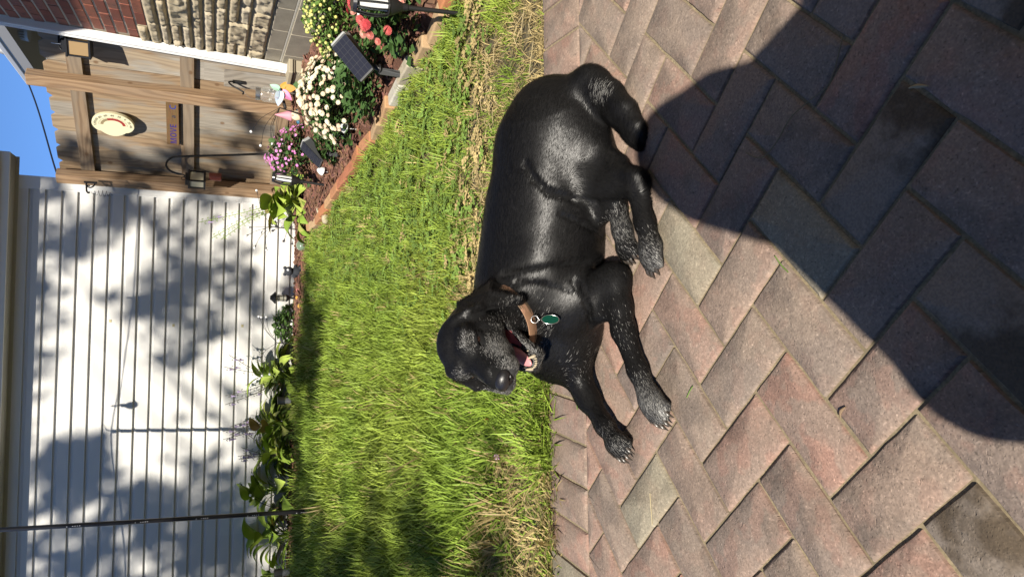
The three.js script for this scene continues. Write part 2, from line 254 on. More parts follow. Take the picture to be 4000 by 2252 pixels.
// ---------------------------------------------------------------- white shed
{
  const shed = thing('garden_shed', 'white shed clad in horizontal lap siding behind the lawn', 'shed', [0, 0, -6.047], Math.atan(0.0293));
  const R = RNG(31);
  const side = [0, 1, 2].map(k => new THREE.MeshStandardMaterial({ roughness: 0.55, color: rgb(.66 - k * .012, .65 - k * .012, .615 - k * .012), bumpMap: btex(128, 512, (u, v) => .5 + .3 * (tn(u * .5, v, 64, k + 4) - .5), [0.12, 0.6]), bumpScale: 0.0006 }));
  const sh = new THREE.Shape(); const hh = 0.1016, one = y0 => [[.021, y0], [.022, y0 + .003], [.018, y0 + .072], [.002, y0 + .090], [.0002, y0 + hh - .0006]];
  const pf = [[-.010, 0], ...one(0), ...one(hh), [-.010, 2 * hh - .0006]];
  sh.moveTo(...pf[0]); for (const p of pf.slice(1)) sh.lineTo(...p); sh.closePath();
  const eg = new THREE.ExtrudeGeometry(sh, { depth: 1, bevelEnabled: false, steps: 1 }); eg.rotateY(-Math.PI / 2);   // shape x -> out (+z), depth -> -x
  const panelG = toCreasedNormals(eg, 0.35);
  const X0 = -4.6, X1 = 0.628;
  for (let k = 0; k < 10; k++) {
    const y0 = 1.956 - 0.1016 * 17 - 0.1016 + 2 * hh * k; if (y0 > 2.1) break;
    let x = X1, pc = 0; const lens = [[0.42, 3.6][k % 2] + (k * 0.31) % 0.5, 1.9 + (k * .7) % .6, 3.6, 3.6];
    for (const L of lens) { const l = Math.min(L, x - X0); if (l < 0.05) break; const m = part('siding_panel', panelG, side[R() * 3 | 0], shed); m.scale.set(l + 0.015, 1, 1); m.position.set(x, y0, (pc++ % 2) * 0.0014); x -= l; }
  }
  part('corner_post', [box(0.094, 2.06, 0.022, 0.672, 1.12, 0.008, 0.003), box(0.012, 2.06, 0.026, 0.631, 1.12, 0.01, 0.002), box(0.02, 2.06, 0.09, 0.712, 1.12, -0.03, .003)], whitePaint, shed);
  part('side_wall', box(0.02, 2.06, 2.5, 0.705, 1.12, -1.26), whitePaint, shed);
  part('skirt_board', box(5.3, 0.16, 0.02, -1.95, 0.02, 0.004, 0.003), mat(.03, .028, .026, .8), shed);
  part('backing_wall', box(5.3, 2.2, 0.04, -1.96, 1.1, -0.03), mat(.3, .3, .29, .9), shed);
  const soff = mat(.40, .385, .335, .6);
  part('soffit', [box(5.5, 0.012, 0.19, -1.9, 2.146, 0.095), box(5.5, .02, .012, -1.9, 2.13, .02)], soff, shed);
  part('fascia', box(5.5, 0.16, 0.02, -1.9, 2.215, 0.198, 0.003), whitePaint, shed);
  part('gutter', box(5.5, 0.10, 0.09, -1.9, 2.24, 0.255, 0.02), whitePaint, shed);
  const rf = box(5.7, 0.03, 1.7, 0, 0, 0); rf.rotateX(0.42); rf.translate(-1.9, 2.63, -0.5); part('roof', rf, mat(.05, .048, .045, .95), shed);
  // three small cream clips on the boards, siding vents under the soffit
  for (const [x, y] of [[428, 1254], [676, 1271], [946, 1273]]) { const p = PD(x, y, 6.0); const m = part('siding_clip', box(0.022, 0.018, 0.01, 0, 0, 0, .002), mat(.50, .44, .24, .6), shed); m.position.set(p.x, p.y, 0.018); }
}
// ---------------------------------------------------------------- wooden fence, set diagonally between shed and house
const FD = V(0.661, 0, 0.750), FN = V(-0.750, 0, 0.661), F0 = V(0.795, 0, -6.0);      // along, facing, start
const fenceTurn = Math.atan2(-FD.z, FD.x);
const FP = (s, y, out) => F0.clone().addScaledVector(FD, s).addScaledVector(FN, out).setY(y);
// pixel onto the fence face pushed out by `out`
const PF = (x, y, out = 0) => { const r = ray(x, y), o = F0.clone().addScaledVector(FN, out).sub(CAM); return CAM.clone().addScaledVector(r, o.dot(FN) / r.dot(FN)); };
const fenceS = p => p.clone().sub(F0).dot(FD);
{
  const fence = thing('wooden_fence', 'weathered timber fence of upright dog-eared boards between shed and brick house', 'fence', [F0.x, 0, F0.z], fenceTurn);
  const R = RNG(41);
  const dog = (w, h) => { const s = new THREE.Shape(), c = .03; s.moveTo(-w / 2, 0); s.lineTo(w / 2, 0); s.lineTo(w / 2, h - c); s.lineTo(w / 2 - c * .8, h); s.lineTo(-w / 2 + c * .8, h); s.lineTo(-w / 2, h - c); s.closePath(); return new THREE.ExtrudeGeometry(s, { depth: .014, bevelEnabled: true, bevelSize: .0015, bevelThickness: .0015, bevelSegments: 1 }); };
  for (let i = 0; i < 10; i++) {
    const g = dog(.138, 1.84), u = g.attributes.uv, p = g.attributes.position, o1 = R() * 3, o2 = R() * 2; for (let k = 0; k < p.count; k++) u.setXY(k, p.getX(k) + o1, p.getY(k) + o2);
    const m = part('fence_board', g, pickW[R() * 3 | 0], fence); m.position.set(-0.05 + i * 0.1415, 0.03 + (R() - .5) * .012, -0.058 + (R() - .5) * .004); m.rotation.z = (R() - .5) * .006;
  }
  let k = 0; for (const y of [1.682, 1.01, 0.36]) { const m = part('rail', board(1.42, .089, .038, .003, 7 + k++), railW, fence); m.position.set(.6, y, -.019); m.rotation.z = (k - 2) * .003; }
  const post = (s, h, o, sd) => { const g = board(.092, h, .092, .006, sd); const p = g.attributes.position; for (let i = 0; i < p.count; i++) if (p.getY(i) > h / 2 - .02) { p.setX(i, p.getX(i) * .86); p.setZ(i, p.getZ(i) * .86); } const m = part('post', g, postW, fence); m.position.set(s, h / 2 - .05, o); };
  post(-0.045, 1.93, 0.046, 3); post(0.785, 2.0, 0.048, 5);
}
// ---------------------------------------------------------------- brick and stone house on the right
const HX = 1.52;
{
  const house = thing('brick_house', 'red brick house with rough cream stone base and white downspout', 'house', [HX, 0, -5.02]);
  const R = RNG(51);
  part('mortar_wall', box(0.25, 3.2, 7.6, 0.1165, 1.6, 3.8), new THREE.MeshStandardMaterial({ roughness: 1, color: rgb(.50, .44, .34) }), house);
  const bm = [0, 1, 2, 3].map(k => new THREE.MeshStandardMaterial({ roughness: .85, map: ctex(128, 128, (u, v) => { const n = tfbm(u, v, 4, 60 + k, 4), f = tn(u, v, 60, k + 5), d = sstep(.6, .7, tfbm(u, v, 6, 90 + k, 3)); const s = .8 + .4 * f; return [lerp([.27, .30, .23, .28][k], .17, d * .6) * s * (0.8 + .4 * n), lerp([.088, .105, .072, .11][k], .06, d * .5) * s, lerp([.055, .062, .047, .075][k], .045, d * .4) * s]; }, .2) }));
  const brickG = [0, 1, 2, 3].map(k => { const g = board(.02, .0505, .199, .003, k + 60); return g; });
  let nB = 0;
  const CH = .0622, top = j => 1.21;
  for (let j = 0; j < 26; j++) {
    const y = 1.145 + j * CH + CH / 2; if (y > 2.6) break;
    for (let i = 0; i < 13; i++) {
      const z = .1 + i * .21 + (j % 2) * .105; if (z > 2.15) continue;
      if (y < 1.27 && z < 0.33) continue;
      if (y < 1.21 && z < 0.75) continue;
      const m = part('brick', brickG[R() * 4 | 0], bm[R() * 4 | 0], house); m.position.set(-.002 - R() * .002, y, z); m.rotation.set(0, (R() - .5) * .012, 0); nB++;
    }
  }
  // rock-faced ashlar
  const sm = [0, 1, 2].map(k => new THREE.MeshStandardMaterial({ roughness: .95, map: ctex(256, 256, (u, v) => { const n = tfbm(u, v, 8, 160 + k, 5), f = tn(u, v, 90, k + 15), s = .68 + .5 * n + .16 * f; return [[.50, .46, .52][k] * s, [.42, .385, .445][k] * s, [.285, .265, .32][k] * s]; }, .35) }));
  const stone = (y0, h, z0, l, bulge) => {
    const nz = Math.max(6, Math.round(l / .016)), ny = Math.max(4, Math.round(h / .010)), g = new THREE.PlaneGeometry(l, h, nz, ny), p = g.attributes.position, uv = g.attributes.uv, sd = R() * 50;
    for (let i = 0; i < p.count; i++) { const a = p.getX(i), b = p.getY(i), ed = Math.min(sstep(0, .008, l / 2 - Math.abs(a)), sstep(0, .007, h / 2 - Math.abs(b))); const n = fbm(a * 22 + sd, b * 30, sd, 3); const r = Math.abs(fbm(a * 40 + sd, b * 22, 4, 3) - .5) * 2; p.setZ(i, ed * (.008 + bulge * .8 * n + .026 * r) + .004); uv.setXY(i, a + sd, b); }
    g.computeVertexNormals(); g.rotateY(-Math.PI / 2);
    const m = part('stone_block', [g, box(.03, h, l, .016, 0, 0)], sm[R() * 3 | 0], house); m.position.set(-.012, y0 + h / 2, z0 + l / 2);
  };
  const rows = [.535, .645, .71, .772, .838, .90, .962, 1.022, 1.085, 1.142, 1.21];
  let skip = [];
  for (let r = 0; r < rows.length - 1; r++) {
    let z = 0.0 - .04; const nskip = [];
    while (z < 2.2) {
      const l = .2 + R() * .34, h = rows[r + 1] - rows[r]; const busy = skip.find(s => z < s[1] - .01 && z + l > s[0] + .01);
      if (busy) { if (z < busy[0] - .06) { if (!(r === 9 && z > .55)) stone(rows[r] + .0035, h - .007, z + .004, busy[0] - z - .012, .022); } z = busy[1]; continue; }
      if (r === 9 && z > .55) break; if (r >= 9 && z > .5) break;
      if (R() < .24 && r < 8) { stone(rows[r] + .0035, rows[r + 2] - rows[r] - .007, z + .004, l - .012, .03); nskip.push([z, z + l]); }
      else stone(rows[r] + .0035, h - .007, z + .004, l - .012, .022);
      z += l;
    }
    skip = nskip;
  }
  for (let r = 0; r < 1; r++) stone(1.212, .055, -.03, .33, .02);
  const cm = new THREE.MeshStandardMaterial({ roughness: 1, map: ctex(256, 256, (u, v) => { const n = tfbm(u, v, 6, 260, 5), f = tn(u, v, 120, 25), s = .72 + .4 * n + .22 * f; return [.34 * s, .305 * s, .235 * s]; }, .4) });
  for (let i = 0; i < 8; i++) { const m = part('foundation_block', board(.05, .094, .352, .004, i), cm, house); m.position.set(-.012, .482, .14 + i * .36); const m2 = part('foundation_block', board(.05, .30, .41, .004, i + 20), cm, house); m2.position.set(-.026, .272, .06 + i * .418); }
  part('mortar_ledge', box(.03, .014, 3.4, -.022, .4285, 1.66, .004), mat(.55, .52, .45, .95), house);
  // downspout, slightly out of plumb, with its strap
  const a = PD(-160, 48, 4.97), b = PD(1172, 277, 4.97), ds = new THREE.Group();
  const len = a.distanceTo(b), dm = new THREE.MeshStandardMaterial({ roughness: .5, color: rgb(.74, .745, .74), bumpMap: btex(128, 512, (u, v) => .5 + .5 * sstep(.72, .78, tfbm(u, v, 10, 3, 4)), [.1, .4]), bumpScale: .0008 });
  const dg = [new RoundedBoxGeometry(.052, len, .072, 2, .008)];
  for (const k of [-.012, .012]) { const g = box(.004, len, .006, -.027, 0, k); dg.push(g); }
  const geo = merge(dg); geo.applyQuaternion(new THREE.Quaternion().setFromUnitVectors(V(0, 1, 0), a.clone().sub(b).normalize())); const c = a.clone().add(b).multiplyScalar(.5).sub(house.position); geo.translate(c.x, c.y, c.z);
  const dsp = part('downspout', geo, dm, house);
  const bp = PD(972, 218, 4.97).sub(house.position); part('strap', [box(.06, .022, .09, bp.x, bp.y, bp.z, .003), box(.006, .018, .05, bp.x + .02, bp.y, bp.z + .06, .002)], mat(.62, .6, .52, .5), dsp);
  part('roof_soffit', box(.7, .03, 8.3, -.1, 2.87, 3.55), mat(.5, .48, .42, .8), house);
}
{ // plastic splash box under the downspout
  const p = PD(1192, 262, 4.93), g = thing('splash_box', 'beige plastic drain box with lid under the white downspout', 'drain box', [p.x, p.y - .10, p.z], 0.25);
  const m = mat(.38, .33, .235, .6); part('body', box(.25, .19, .2, .02, .095, 0, .01), m, g); part('lid', box(.29, .03, .24, .02, .205, 0, .008), m, g); part('rim', box(.27, .01, .22, .02, .183, 0, .003), mat(.2, .17, .12, .7), g);
}
{ // roof edge of the building beyond the fence
  const far = PD(170, 330, 11), Y = far.y, r0 = ray(8, 92), near = CAM.clone().addScaledVector(r0, (Y - CAM.y) / r0.y), dv = near.clone().sub(far), n = dv.length() + 1.2;
  const g = thing('neighbour_garage', 'neighbouring garage with pale eave showing above the fence post', 'garage', [far.x, 0, far.z], Math.atan2(dv.x, dv.z));
  const zc = n / 2;
  part('fascia', box(.03, .15, n, 0, Y + .06, zc), mat(.42, .40, .36, .7), g);
  part('soffit', box(.5, .02, n, .26, Y, zc), mat(.46, .43, .36, .7), g);
  part('wall', box(.1, Y + .1, n, .56, (Y + .1) / 2, zc), mat(.12, .105, .09, .9), g);
  part('end_wall', box(3, Y + .1, .1, 2, (Y + .1) / 2, n + .05), mat(.12, .105, .09, .9), g);
  part('gutter', box(.06, .07, n, .0, Y + .16, zc, .015), mat(.62, .61, .58, .6), g);
  const r = box(2.6, .05, n + .3, 0, 0, 0); r.rotateZ(.5); r.translate(1.2, Y + .8, zc); part('roof', r, mat(.06, .055, .05, .95), g);
  g.updateMatrixWorld(true); const rl = ray(72, 118), l = g.worldToLocal(CAM.clone().addScaledVector(rl, (Y - CAM.y) / rl.y)); const lg = [cyl(.07, .11, .07, 0, -.07, 0, 20), cyl(.11, .11, .03, 0, -.1, 0, 20)]; for (let i = 0; i < 20; i++) lg.push(box(.006, .07, .02, Math.cos(i * .314) * .1, -.04, Math.sin(i * .314) * .1));
  const m = part('round_eave_lamp', lg, mat(.5, .49, .44, .6), g); m.position.set(l.x, Y, l.z);
}
// ---------------------------------------------------------------- overhead wires
{
  const a = PD(40, 165, 14), b = PD(215, 660, 11.5);
  const far = b.clone().lerp(a, -0.35), end = a.clone().lerp(b, -.6);
  solo('overhead_wire', tube([b.clone().lerp(a, -.1), b, b.clone().lerp(a, .5).add(V(0, -.05, 0)), a], .012, 30, 5), blackPlastic, 'black overhead cable sloping down across the blue sky to the shed', 'cable');
  const c = PD(-60, 560, 14), d = PD(12, 690, 13); solo('overhead_wire', tube([c, c.clone().lerp(d, .5), d, d.clone().lerp(c, -.8)], .01, 16, 5), blackPlastic, 'second thin cable above the shed roof corner in the sky', 'cable');
  const g = thing('service_mast', 'grey cable mast with insulators above the garage eave', 'mast', [a.x, 0, a.z]);
  const gm = mat(.33, .33, .32, .6, { metalness: .4 });
  const t = PD(8, 205, 14).sub(g.position), t2 = PD(-30, 190, 14).sub(g.position), t0 = PD(60, 220, 14).sub(g.position);
  part('pipe', rod(V(t.x, 0, t.z), V(t2.x, t2.y + .5, t2.z), .055, 12), gm, g);
  part('insulator', [ball(.09, ...PD(4, 165, 14).sub(g.position).toArray()), rod(t, PD(22, 160, 14).sub(g.position), .035, 8), ball(.07, ...PD(12, 196, 14).sub(g.position).toArray())], gm, g);
  part('drip_loop', tube([PD(20, 176, 14), PD(38, 160, 14), PD(58, 176, 14), PD(70, 200, 14), PD(62, 170, 14), PD(40, 150, 14)].map(p => p.sub(g.position)), .013, 30, 5), blackPlastic, g);
}
// ---------------------------------------------------------------- string-light poles
function lightPole(base, top, label, r) {
  const g = thing('string_light_pole', label, 'pole', base.toArray());
  const d = top.clone().sub(base); part('pole', ttube([[0, -.1, 0], d.clone().multiplyScalar(.5), d], [r, r * .94, r * .9], 8, 10), mat(.012, .012, .014, .35), g);
  return g;
}
{
  const bp = PD(1228, 1996, 4.82), b = V(bp.x, lawnY(bp.x, bp.z), bp.z), t0 = PD(0, 2068, 4.82), top = b.clone().lerp(t0, 1.255);
  const g = lightPole(b, top, 'slim black garden pole standing in the lawn before the shed', .0145);
  const gm = mat(.6, .6, .6, .5);
  for (const f of [.07, .24, .41, .60, .80]) { const p = b.clone().lerp(t0, f).sub(b); const gs = [0, 1, 2, 3].map(k => box(.004, .006, .003, 0, -.012 * k, .0148)).concat([box(.005, .005, .003, 0, .03, .0148)]); const m = part('printed_mark', gs, gm, g); m.position.copy(p); }
  // the bulb string hangs from the pole top, above the frame; its shadow crosses the siding
  const off = SUN.clone().multiplyScalar((top.z - shedZ(-1)) / SUN.z), W = (x, y) => { const p = PD(x, y, 6.02); return PD(x, y, -shedZ(p.x)).add(off); };
  part('hook', tube([top.clone().sub(b), top.clone().sub(b).add(V(.02, .05, 0)), top.clone().sub(b).add(V(.05, .07, 0))], .004, 8, 5), blackMetal, g);
  
  const wire = [[552, 700], [545, 900], [527, 1160], [484, 1470], [446, 1681], [478, 1970], [504, 2252], [505, 2500]].map(p => W(...p));
  const s = thing('bulb_string', 'string of clear glass bulbs hung over the lawn', 'string lights');
  part('cable', tube(wire, .0045, 60, 5), blackPlastic, s);
  const bulb = lathe([[.001, -.13], [.02, -.122], [.028, -.1], [.024, -.075], [.013, -.055], [.013, -.02], [.006, 0]], 12);
  for (const p of [[468, 1579], [528, 1159], [552, 720], [492, 2030]]) { const w = W(...p); const m = part('bulb', bulb, mat(.2, .19, .17, .3), s); m.position.copy(w); part('bulb_cord', cyl(.006, .006, .05, 0, -.01, 0, 6), blackPlastic, m); }
}

// ---------------------------------------------------------------- the yard behind the camera: the house's rear wing and a side fence keep the low sky out
{
  const g = thing('house_wing', 'brick rear wing of the house closing the patio behind the photographer', 'house', [0, 0, 3.7]);
  const bm = mat(.24, .10, .065, .9);
  part('wall', box(9, 2.75, .25, -1.2, 1.375, .125), bm, g); part('wall_base', box(9, .5, .05, -1.2, .25, -.025), mat(.36, .31, .22, .95), g); part('door', box(.95, 2.05, .04, .3, 1.03, -.02), mat(.16, .07, .04, .6), g); part('window', box(1.4, 1.0, .04, -2.2, 1.5, -.02), mat(.03, .035, .04, .1), g);
  part('eave', box(9.2, .06, .4, -1.2, 2.76, .05), mat(.6, .6, .57, .6), g);
  const f = thing('side_fence', 'solid timber fence closing the left side of the yard', 'fence', [-4.3, 0, -1.2]);
  for (let i = 0; i < 33; i++) { const m = part('fence_board', box(.02, 1.9, .145, 0, .95, 0), pickW[i % 3], f); m.position.z = -4.7 + i * .15; }
  part('rail', box(.04, .09, 4.95, .03, .5, -2.3), railW, f); part('rail', box(.04, .09, 4.95, .03, 1.5, -2.3), railW, f);
}
// ---------------------------------------------------------------- tree behind the camera whose crown dapples the shed and lawn
{
  const R = RNG(61), tree = thing('shade_tree', 'tall leafy tree behind the photographer that dapples the shed', 'tree', [-6.2, 0, 5.2]);
  const barkM = mat(.10, .075, .05, .95), leafM = new THREE.MeshStandardMaterial({ color: rgb(.055, .10, .025), roughness: .7, side: THREE.DoubleSide });
  const leaves = [], hit = (p, T) => p.clone().addScaledVector(SUN, T), g2 = () => (R() + R() + R() - 1.5) * .82;
  // thin sprays of leaves: dense in some boughs, open in others
  const blob = (p, n, sx, sy, T) => { for (let i = 0; i < n; i++) leaves.push(hit(p.clone().add(V(g2() * sx, g2() * sy, 0)), T + R() * 2.5)); };
  for (let n = 0, tr = 0; n < 2350 && tr < 40000; tr++) {
    const x = lerp(-3.4, 1.0, R()), y = lerp(-.1, 2.2, R()), d = .55 * fbm(x * 1.3 + 3.3, y * 1.7 + 1.2, 7, 2) + .45 * fbm(x * 4.6 + 9, y * 5.2, 3, 2), low = y < .6 ? (x > .1 ? .0 : .55) : 1;
    if (R() > sstep(.405, .59, d) * low) continue; leaves.push(hit(V(x, y, -6), 9 + R() * 4)); n++;
  }
  for (const [x, y, s] of [[290, 1820, .26], [340, 1750, .22], [600, 2020, .22], [820, 2060, .24], [950, 2000, .24], [900, 2120, .2], [430, 830, .2], [300, 930, .18], [560, 1180, .16], [700, 1160, .16], [390, 2150, .18]]) blob(PD(x, y, 6.02), Math.round(s * s * 1500), s, s * .8, 10);
  // shade over the lawn: a band along the shed and broken patches to the left
  for (let n = 0, tr = 0; n < 2100 && tr < 60000; tr++) {
    const z = lerp(-5.6, -1.9, R()), x = lerp(-2.4, .3, R()); if (x < -.56 * -z) continue;
    const band = sstep(-4.5, -4.95, z) * sstep(.25, -.25, x), px = x / -z, left = sstep(-.17, -.42, px) * .75, d = .5 * fbm(x * 1.9 + 1, z * 1.3 + 5, 4, 2) + .5 * fbm(x * 5 + 3, z * 3.4, 9, 2);
    if (R() > Math.max(band * sstep(.33, .48, d), left * sstep(.46, .60, d))) continue; leaves.push(hit(V(x, lawnY(x, z), z), 9.5 + R() * 4)); n++;
  }
  // a sparse veil over the lower fence
  for (const [x, y] of [[900, 640], [960, 560], [1000, 480], [860, 560], [820, 640], [700, 600], [1040, 520]]) blob(PF(x, y, 0), 9, .1, .1, 10);
  const lg = new THREE.BufferGeometry(); lg.setAttribute('position', new THREE.Float32BufferAttribute([0, 0, 0, .5, .45, .08, 0, 1, 0, -.5, .45, .08], 3)); lg.setIndex([0, 1, 2, 0, 2, 3]); lg.computeVertexNormals();
  const im = new THREE.InstancedMesh(lg, leafM, leaves.length); im.name = 'crown'; im.userData.kind = 'stuff';
  const M = new THREE.Matrix4(), q = new THREE.Quaternion(), e = new THREE.Euler();
  leaves.forEach((c, k) => { e.set(R() * 6, R() * 6, R() * 6); q.setFromEuler(e); const z = .075 + R() * .06; M.compose(c.clone().sub(tree.position), q, V(z, z * 1.3, z)); im.setMatrixAt(k, M); });
  tree.add(shadows(im));
  part('trunk', ttube([[0, -.3, 0], [.05, 2.5, .1], [-.1, 5, 0], [.6, 8.5, -.6]], [.3, .22, .16, .07], 20, 10), barkM, tree);
  const limbs = []; for (let i = 0; i < leaves.length; i += 110) { const p = leaves[i].clone().sub(tree.position), s = V(0, lerp(2.8, 6.5, R()), 0); limbs.push(ttube([s, s.clone().lerp(p, .5).add(V(0, .5, 0)), p], [.05, .022, .006], 10, 5)); }
  part('limbs', limbs, barkM, tree);
}
// ---------------------------------------------------------------- the dog
const DOG = {};
{
  const PY = (x, y, Y) => { const r = ray(x, y), t = (Y - CAM.y) / r.y; return CAM.clone().addScaledVector(r, t); };
  const W = (x, y, D) => V(x, y, -D);
  const hs = 0.0034, lo = V(-.43, -.02, -1.70), nx = 318, ny = 142, nz = 192;
  const F = new Float32Array(nx * ny * nz).fill(0.2), at = (i, j, k) => (k * ny + j) * nx + i;
  const smin = (a, b, k) => { const h = Math.max(k - Math.abs(a - b), 0) / k; return Math.min(a, b) - h * h * k * .25; };
  function apply(mn, mx, pad, fn, k, sub) {
    const a = [0, 1, 2].map(q => Math.max(0, Math.floor((mn.getComponent(q) - pad - lo.getComponent(q)) / hs))), b = [nx, ny, nz].map((n, q) => Math.min(n - 1, Math.ceil((mx.getComponent(q) + pad - lo.getComponent(q)) / hs)));
    for (let z = a[2]; z <= b[2]; z++) for (let y = a[1]; y <= b[1]; y++) for (let x = a[0]; x <= b[0]; x++) { const o = at(x, y, z), d = fn(lo.x + x * hs, lo.y + y * hs, lo.z + z * hs); F[o] = sub ? -smin(-F[o], d, k) : smin(F[o], d, k); }
  }
  function cap(A, ra, B, rb, k = .03, sub = false) {
    const dx = B.x - A.x, dy = B.y - A.y, dz = B.z - A.z, L2 = dx * dx + dy * dy + dz * dz || 1e-9, r = Math.max(ra, rb);
    apply(V(Math.min(A.x, B.x) - r, Math.min(A.y, B.y) - r, Math.min(A.z, B.z) - r), V(Math.max(A.x, B.x) + r, Math.max(A.y, B.y) + r, Math.max(A.z, B.z) + r), k + .02, (x, y, z) => { const t = clamp(((x - A.x) * dx + (y - A.y) * dy + (z - A.z) * dz) / L2); const ex = x - A.x - dx * t, ey = y - A.y - dy * t, ez = z - A.z - dz * t; return Math.sqrt(ex * ex + ey * ey + ez * ez) - (ra + (rb - ra) * t); }, k, sub);
  }
  const chain = (pts, k = .03) => { for (let i = 0; i < pts.length - 1; i++) cap(pts[i][0], pts[i][1], pts[i + 1][0], pts[i + 1][1], k); };
  function ell(c, ax, rad, k = .03, sub = false) {      // ellipsoid with axes ax = [ex,ey,ez] unit vectors
    const r = Math.max(...rad);
    apply(c.clone().addScalar(-r), c.clone().addScalar(r), k + .02, (x, y, z) => { const q = V(x - c.x, y - c.y, z - c.z), a = q.dot(ax[0]) / rad[0], b = q.dot(ax[1]) / rad[1], d = q.dot(ax[2]) / rad[2], k0 = Math.sqrt(a * a + b * b + d * d) || 1e-6, k1 = Math.sqrt((a / rad[0]) ** 2 + (b / rad[1]) ** 2 + (d / rad[2]) ** 2) || 1e-6; return k0 * (k0 - 1) / k1; }, k, sub);
  }
  function tri(A, B, C, th, k = .012) {
    const ba = B.clone().sub(A), cb = C.clone().sub(B), ac = A.clone().sub(C), n = ba.clone().cross(ac), mn = A.clone().min(B).min(C).addScalar(-th), mx = A.clone().max(B).max(C).addScalar(th);
    const c1 = ba.clone().cross(n), c2 = cb.clone().cross(n), c3 = ac.clone().cross(n), t = V(0, 0, 0);
    apply(mn, mx, k + .015, (x, y, z) => {
      const pa = V(x - A.x, y - A.y, z - A.z), pb = V(x - B.x, y - B.y, z - B.z), pc = V(x - C.x, y - C.y, z - C.z);
      const s = Math.sign(c1.dot(pa)) + Math.sign(c2.dot(pb)) + Math.sign(c3.dot(pc));
      const e = (u, p) => t.copy(u).multiplyScalar(clamp(u.dot(p) / u.lengthSq())).sub(p).lengthSq();
      const d = s < 2 ? Math.min(e(ba, pa), e(cb, pb), e(ac, pc)) : n.dot(pa) ** 2 / n.lengthSq();
      return Math.sqrt(d) - th;
    }, k);
  }
  const sdf = (x, y, z) => { const X = clamp((x - lo.x) / hs, 0, nx - 2), Y = clamp((y - lo.y) / hs, 0, ny - 2), Z = clamp((z - lo.z) / hs, 0, nz - 2), i = X | 0, j = Y | 0, k = Z | 0, a = X - i, b = Y - j, c = Z - k, o = at(i, j, k), s2 = nx * ny; return lerp(lerp(lerp(F[o], F[o + 1], a), lerp(F[o + nx], F[o + nx + 1], a), b), lerp(lerp(F[o + s2], F[o + s2 + 1], a), lerp(F[o + s2 + nx], F[o + s2 + nx + 1], a), b), c); };
  // --- trunk
  chain([[W(-.10, .092, 1.425), .096], [W(.01, .118, 1.44), .122], [W(.12, .112, 1.438), .122], [W(.23, .108, 1.436), .115], [W(.33, .104, 1.44), .110], [W(.392, .09, 1.44), .098]], .06);
  cap(W(.03, .172, 1.462), .066, W(.18, .15, 1.462), .066, .06);
  cap(W(-.14, .075, 1.405), .066, W(-.08, .07, 1.385), .066, .05);
  cap(W(-.005, .15, 1.435), .103, W(-.082, .245, 1.385), .070, .05);
  // --- near shoulder and foreleg
  cap(W(.05, .15, 1.385), .074, W(-.045, .10, 1.35), .062, .03);
  const elb = PY(2398, 1090, .038); DOG.elb = elb;
  cap(W(-.045, .10, 1.352), .054, elb, .036, .03);
  const n1 = PY(2436, 1290, .034), n2 = PY(2492, 1445, .027), n3 = PY(2535, 1548, .024);
  chain([[elb, .031], [n1, .0235], [n2, .0190], [n3, .0205]], .016);
  cap(W(-.05, .08, 1.35), .036, elb.clone().lerp(n1, .55), .022, .02);
  // --- far foreleg
  const f0 = PY(2240, 1440, .055), f1 = PY(2298, 1556, .032), f2 = PY(2362, 1660, .026), f3 = PY(2402, 1714, .024);
  chain([[f0, .038], [f1, .0245], [f2, .0185], [f3, .0200]], .02);
  // --- near hind leg: a broad flat thigh lying against the flank
  const tc = W(.302, .100, 1.372), tn3 = V(-.10, .42, .90).normalize(), tx = V(.86, .42, -.10).addScaledVector(tn3, -V(.86, .42, -.10).dot(tn3)).normalize(), ty = tn3.clone().cross(tx);
  ell(tc, [tx, ty, tn3], [.122, .100, .060], .014);
  cap(W(.34, .09, 1.395), .088, W(.25, .07, 1.345), .062, .025);
  const knee = W(.222, .058, 1.316), hock = PY(2484, 716, .032), mt = PY(2520, 870, .024), hp = PY(2543, 955, .022);
  chain([[knee, .040], [hock, .0225], [mt, .0180], [hp, .0200]], .018);
  cap(W(.268, .045, 1.33), .042, hock, .021, .02);
  // --- far hind leg: its hock behind the thigh and its paw in front of the belly
  const fh = PY(2416, 655, .028), g0 = PY(2405, 800, .026), g1 = PY(2432, 900, .021), g2 = PY(2446, 955, .019);
  cap(W(.30, .06, 1.34), .042, fh, .024, .02);
  chain([[W(.17, .045, 1.345), .034], [g0, .022], [g1, .019], [g2, .020]], .018);
  cap(W(.385, .07, 1.405), .078, W(.30, .06, 1.365), .07, .03);
  // --- tail
  const T = [W(.395, .088, 1.425), PY(2305, 335, .062), PY(2378, 388, .040), PY(2440, 452, .029), PY(2482, 520, .021), PY(2500, 575, .012)];
  chain(T.map((p, i) => [p, [.048, .036, .0295, .0245, .0175, .006][i]]), .035);
  // --- paws with toes
  const claws = [];
  function paw(c, tip, w, up = .024, clawLen = .016) {
    const d = tip.clone().sub(c).setY(0), L = d.length(); d.normalize(); const s = V(-d.z, 0, d.x);
    ell(c.clone().addScaledVector(d, L * .35).setY(up), [d, V(0, 1, 0), s], [L * .62, up * .95, w], .018);
    [-1.5, -.5, .5, 1.5].forEach((k, i) => {
      const f = Math.abs(k) > 1 ? .66 : .88, a = c.clone().addScaledVector(d, L * .35).addScaledVector(s, k * w * .36).setY(up * .95), b = c.clone().addScaledVector(d, L * f).addScaledVector(s, k * w * .52).setY(.0135);
      cap(a, .0125, b, .0118, .0065);
      claws.push([b.clone().addScaledVector(d, .009).add(V(0, .004, 0)), b.clone().addScaledVector(d, .009 + clawLen).setY(.004)]);
    });
  }
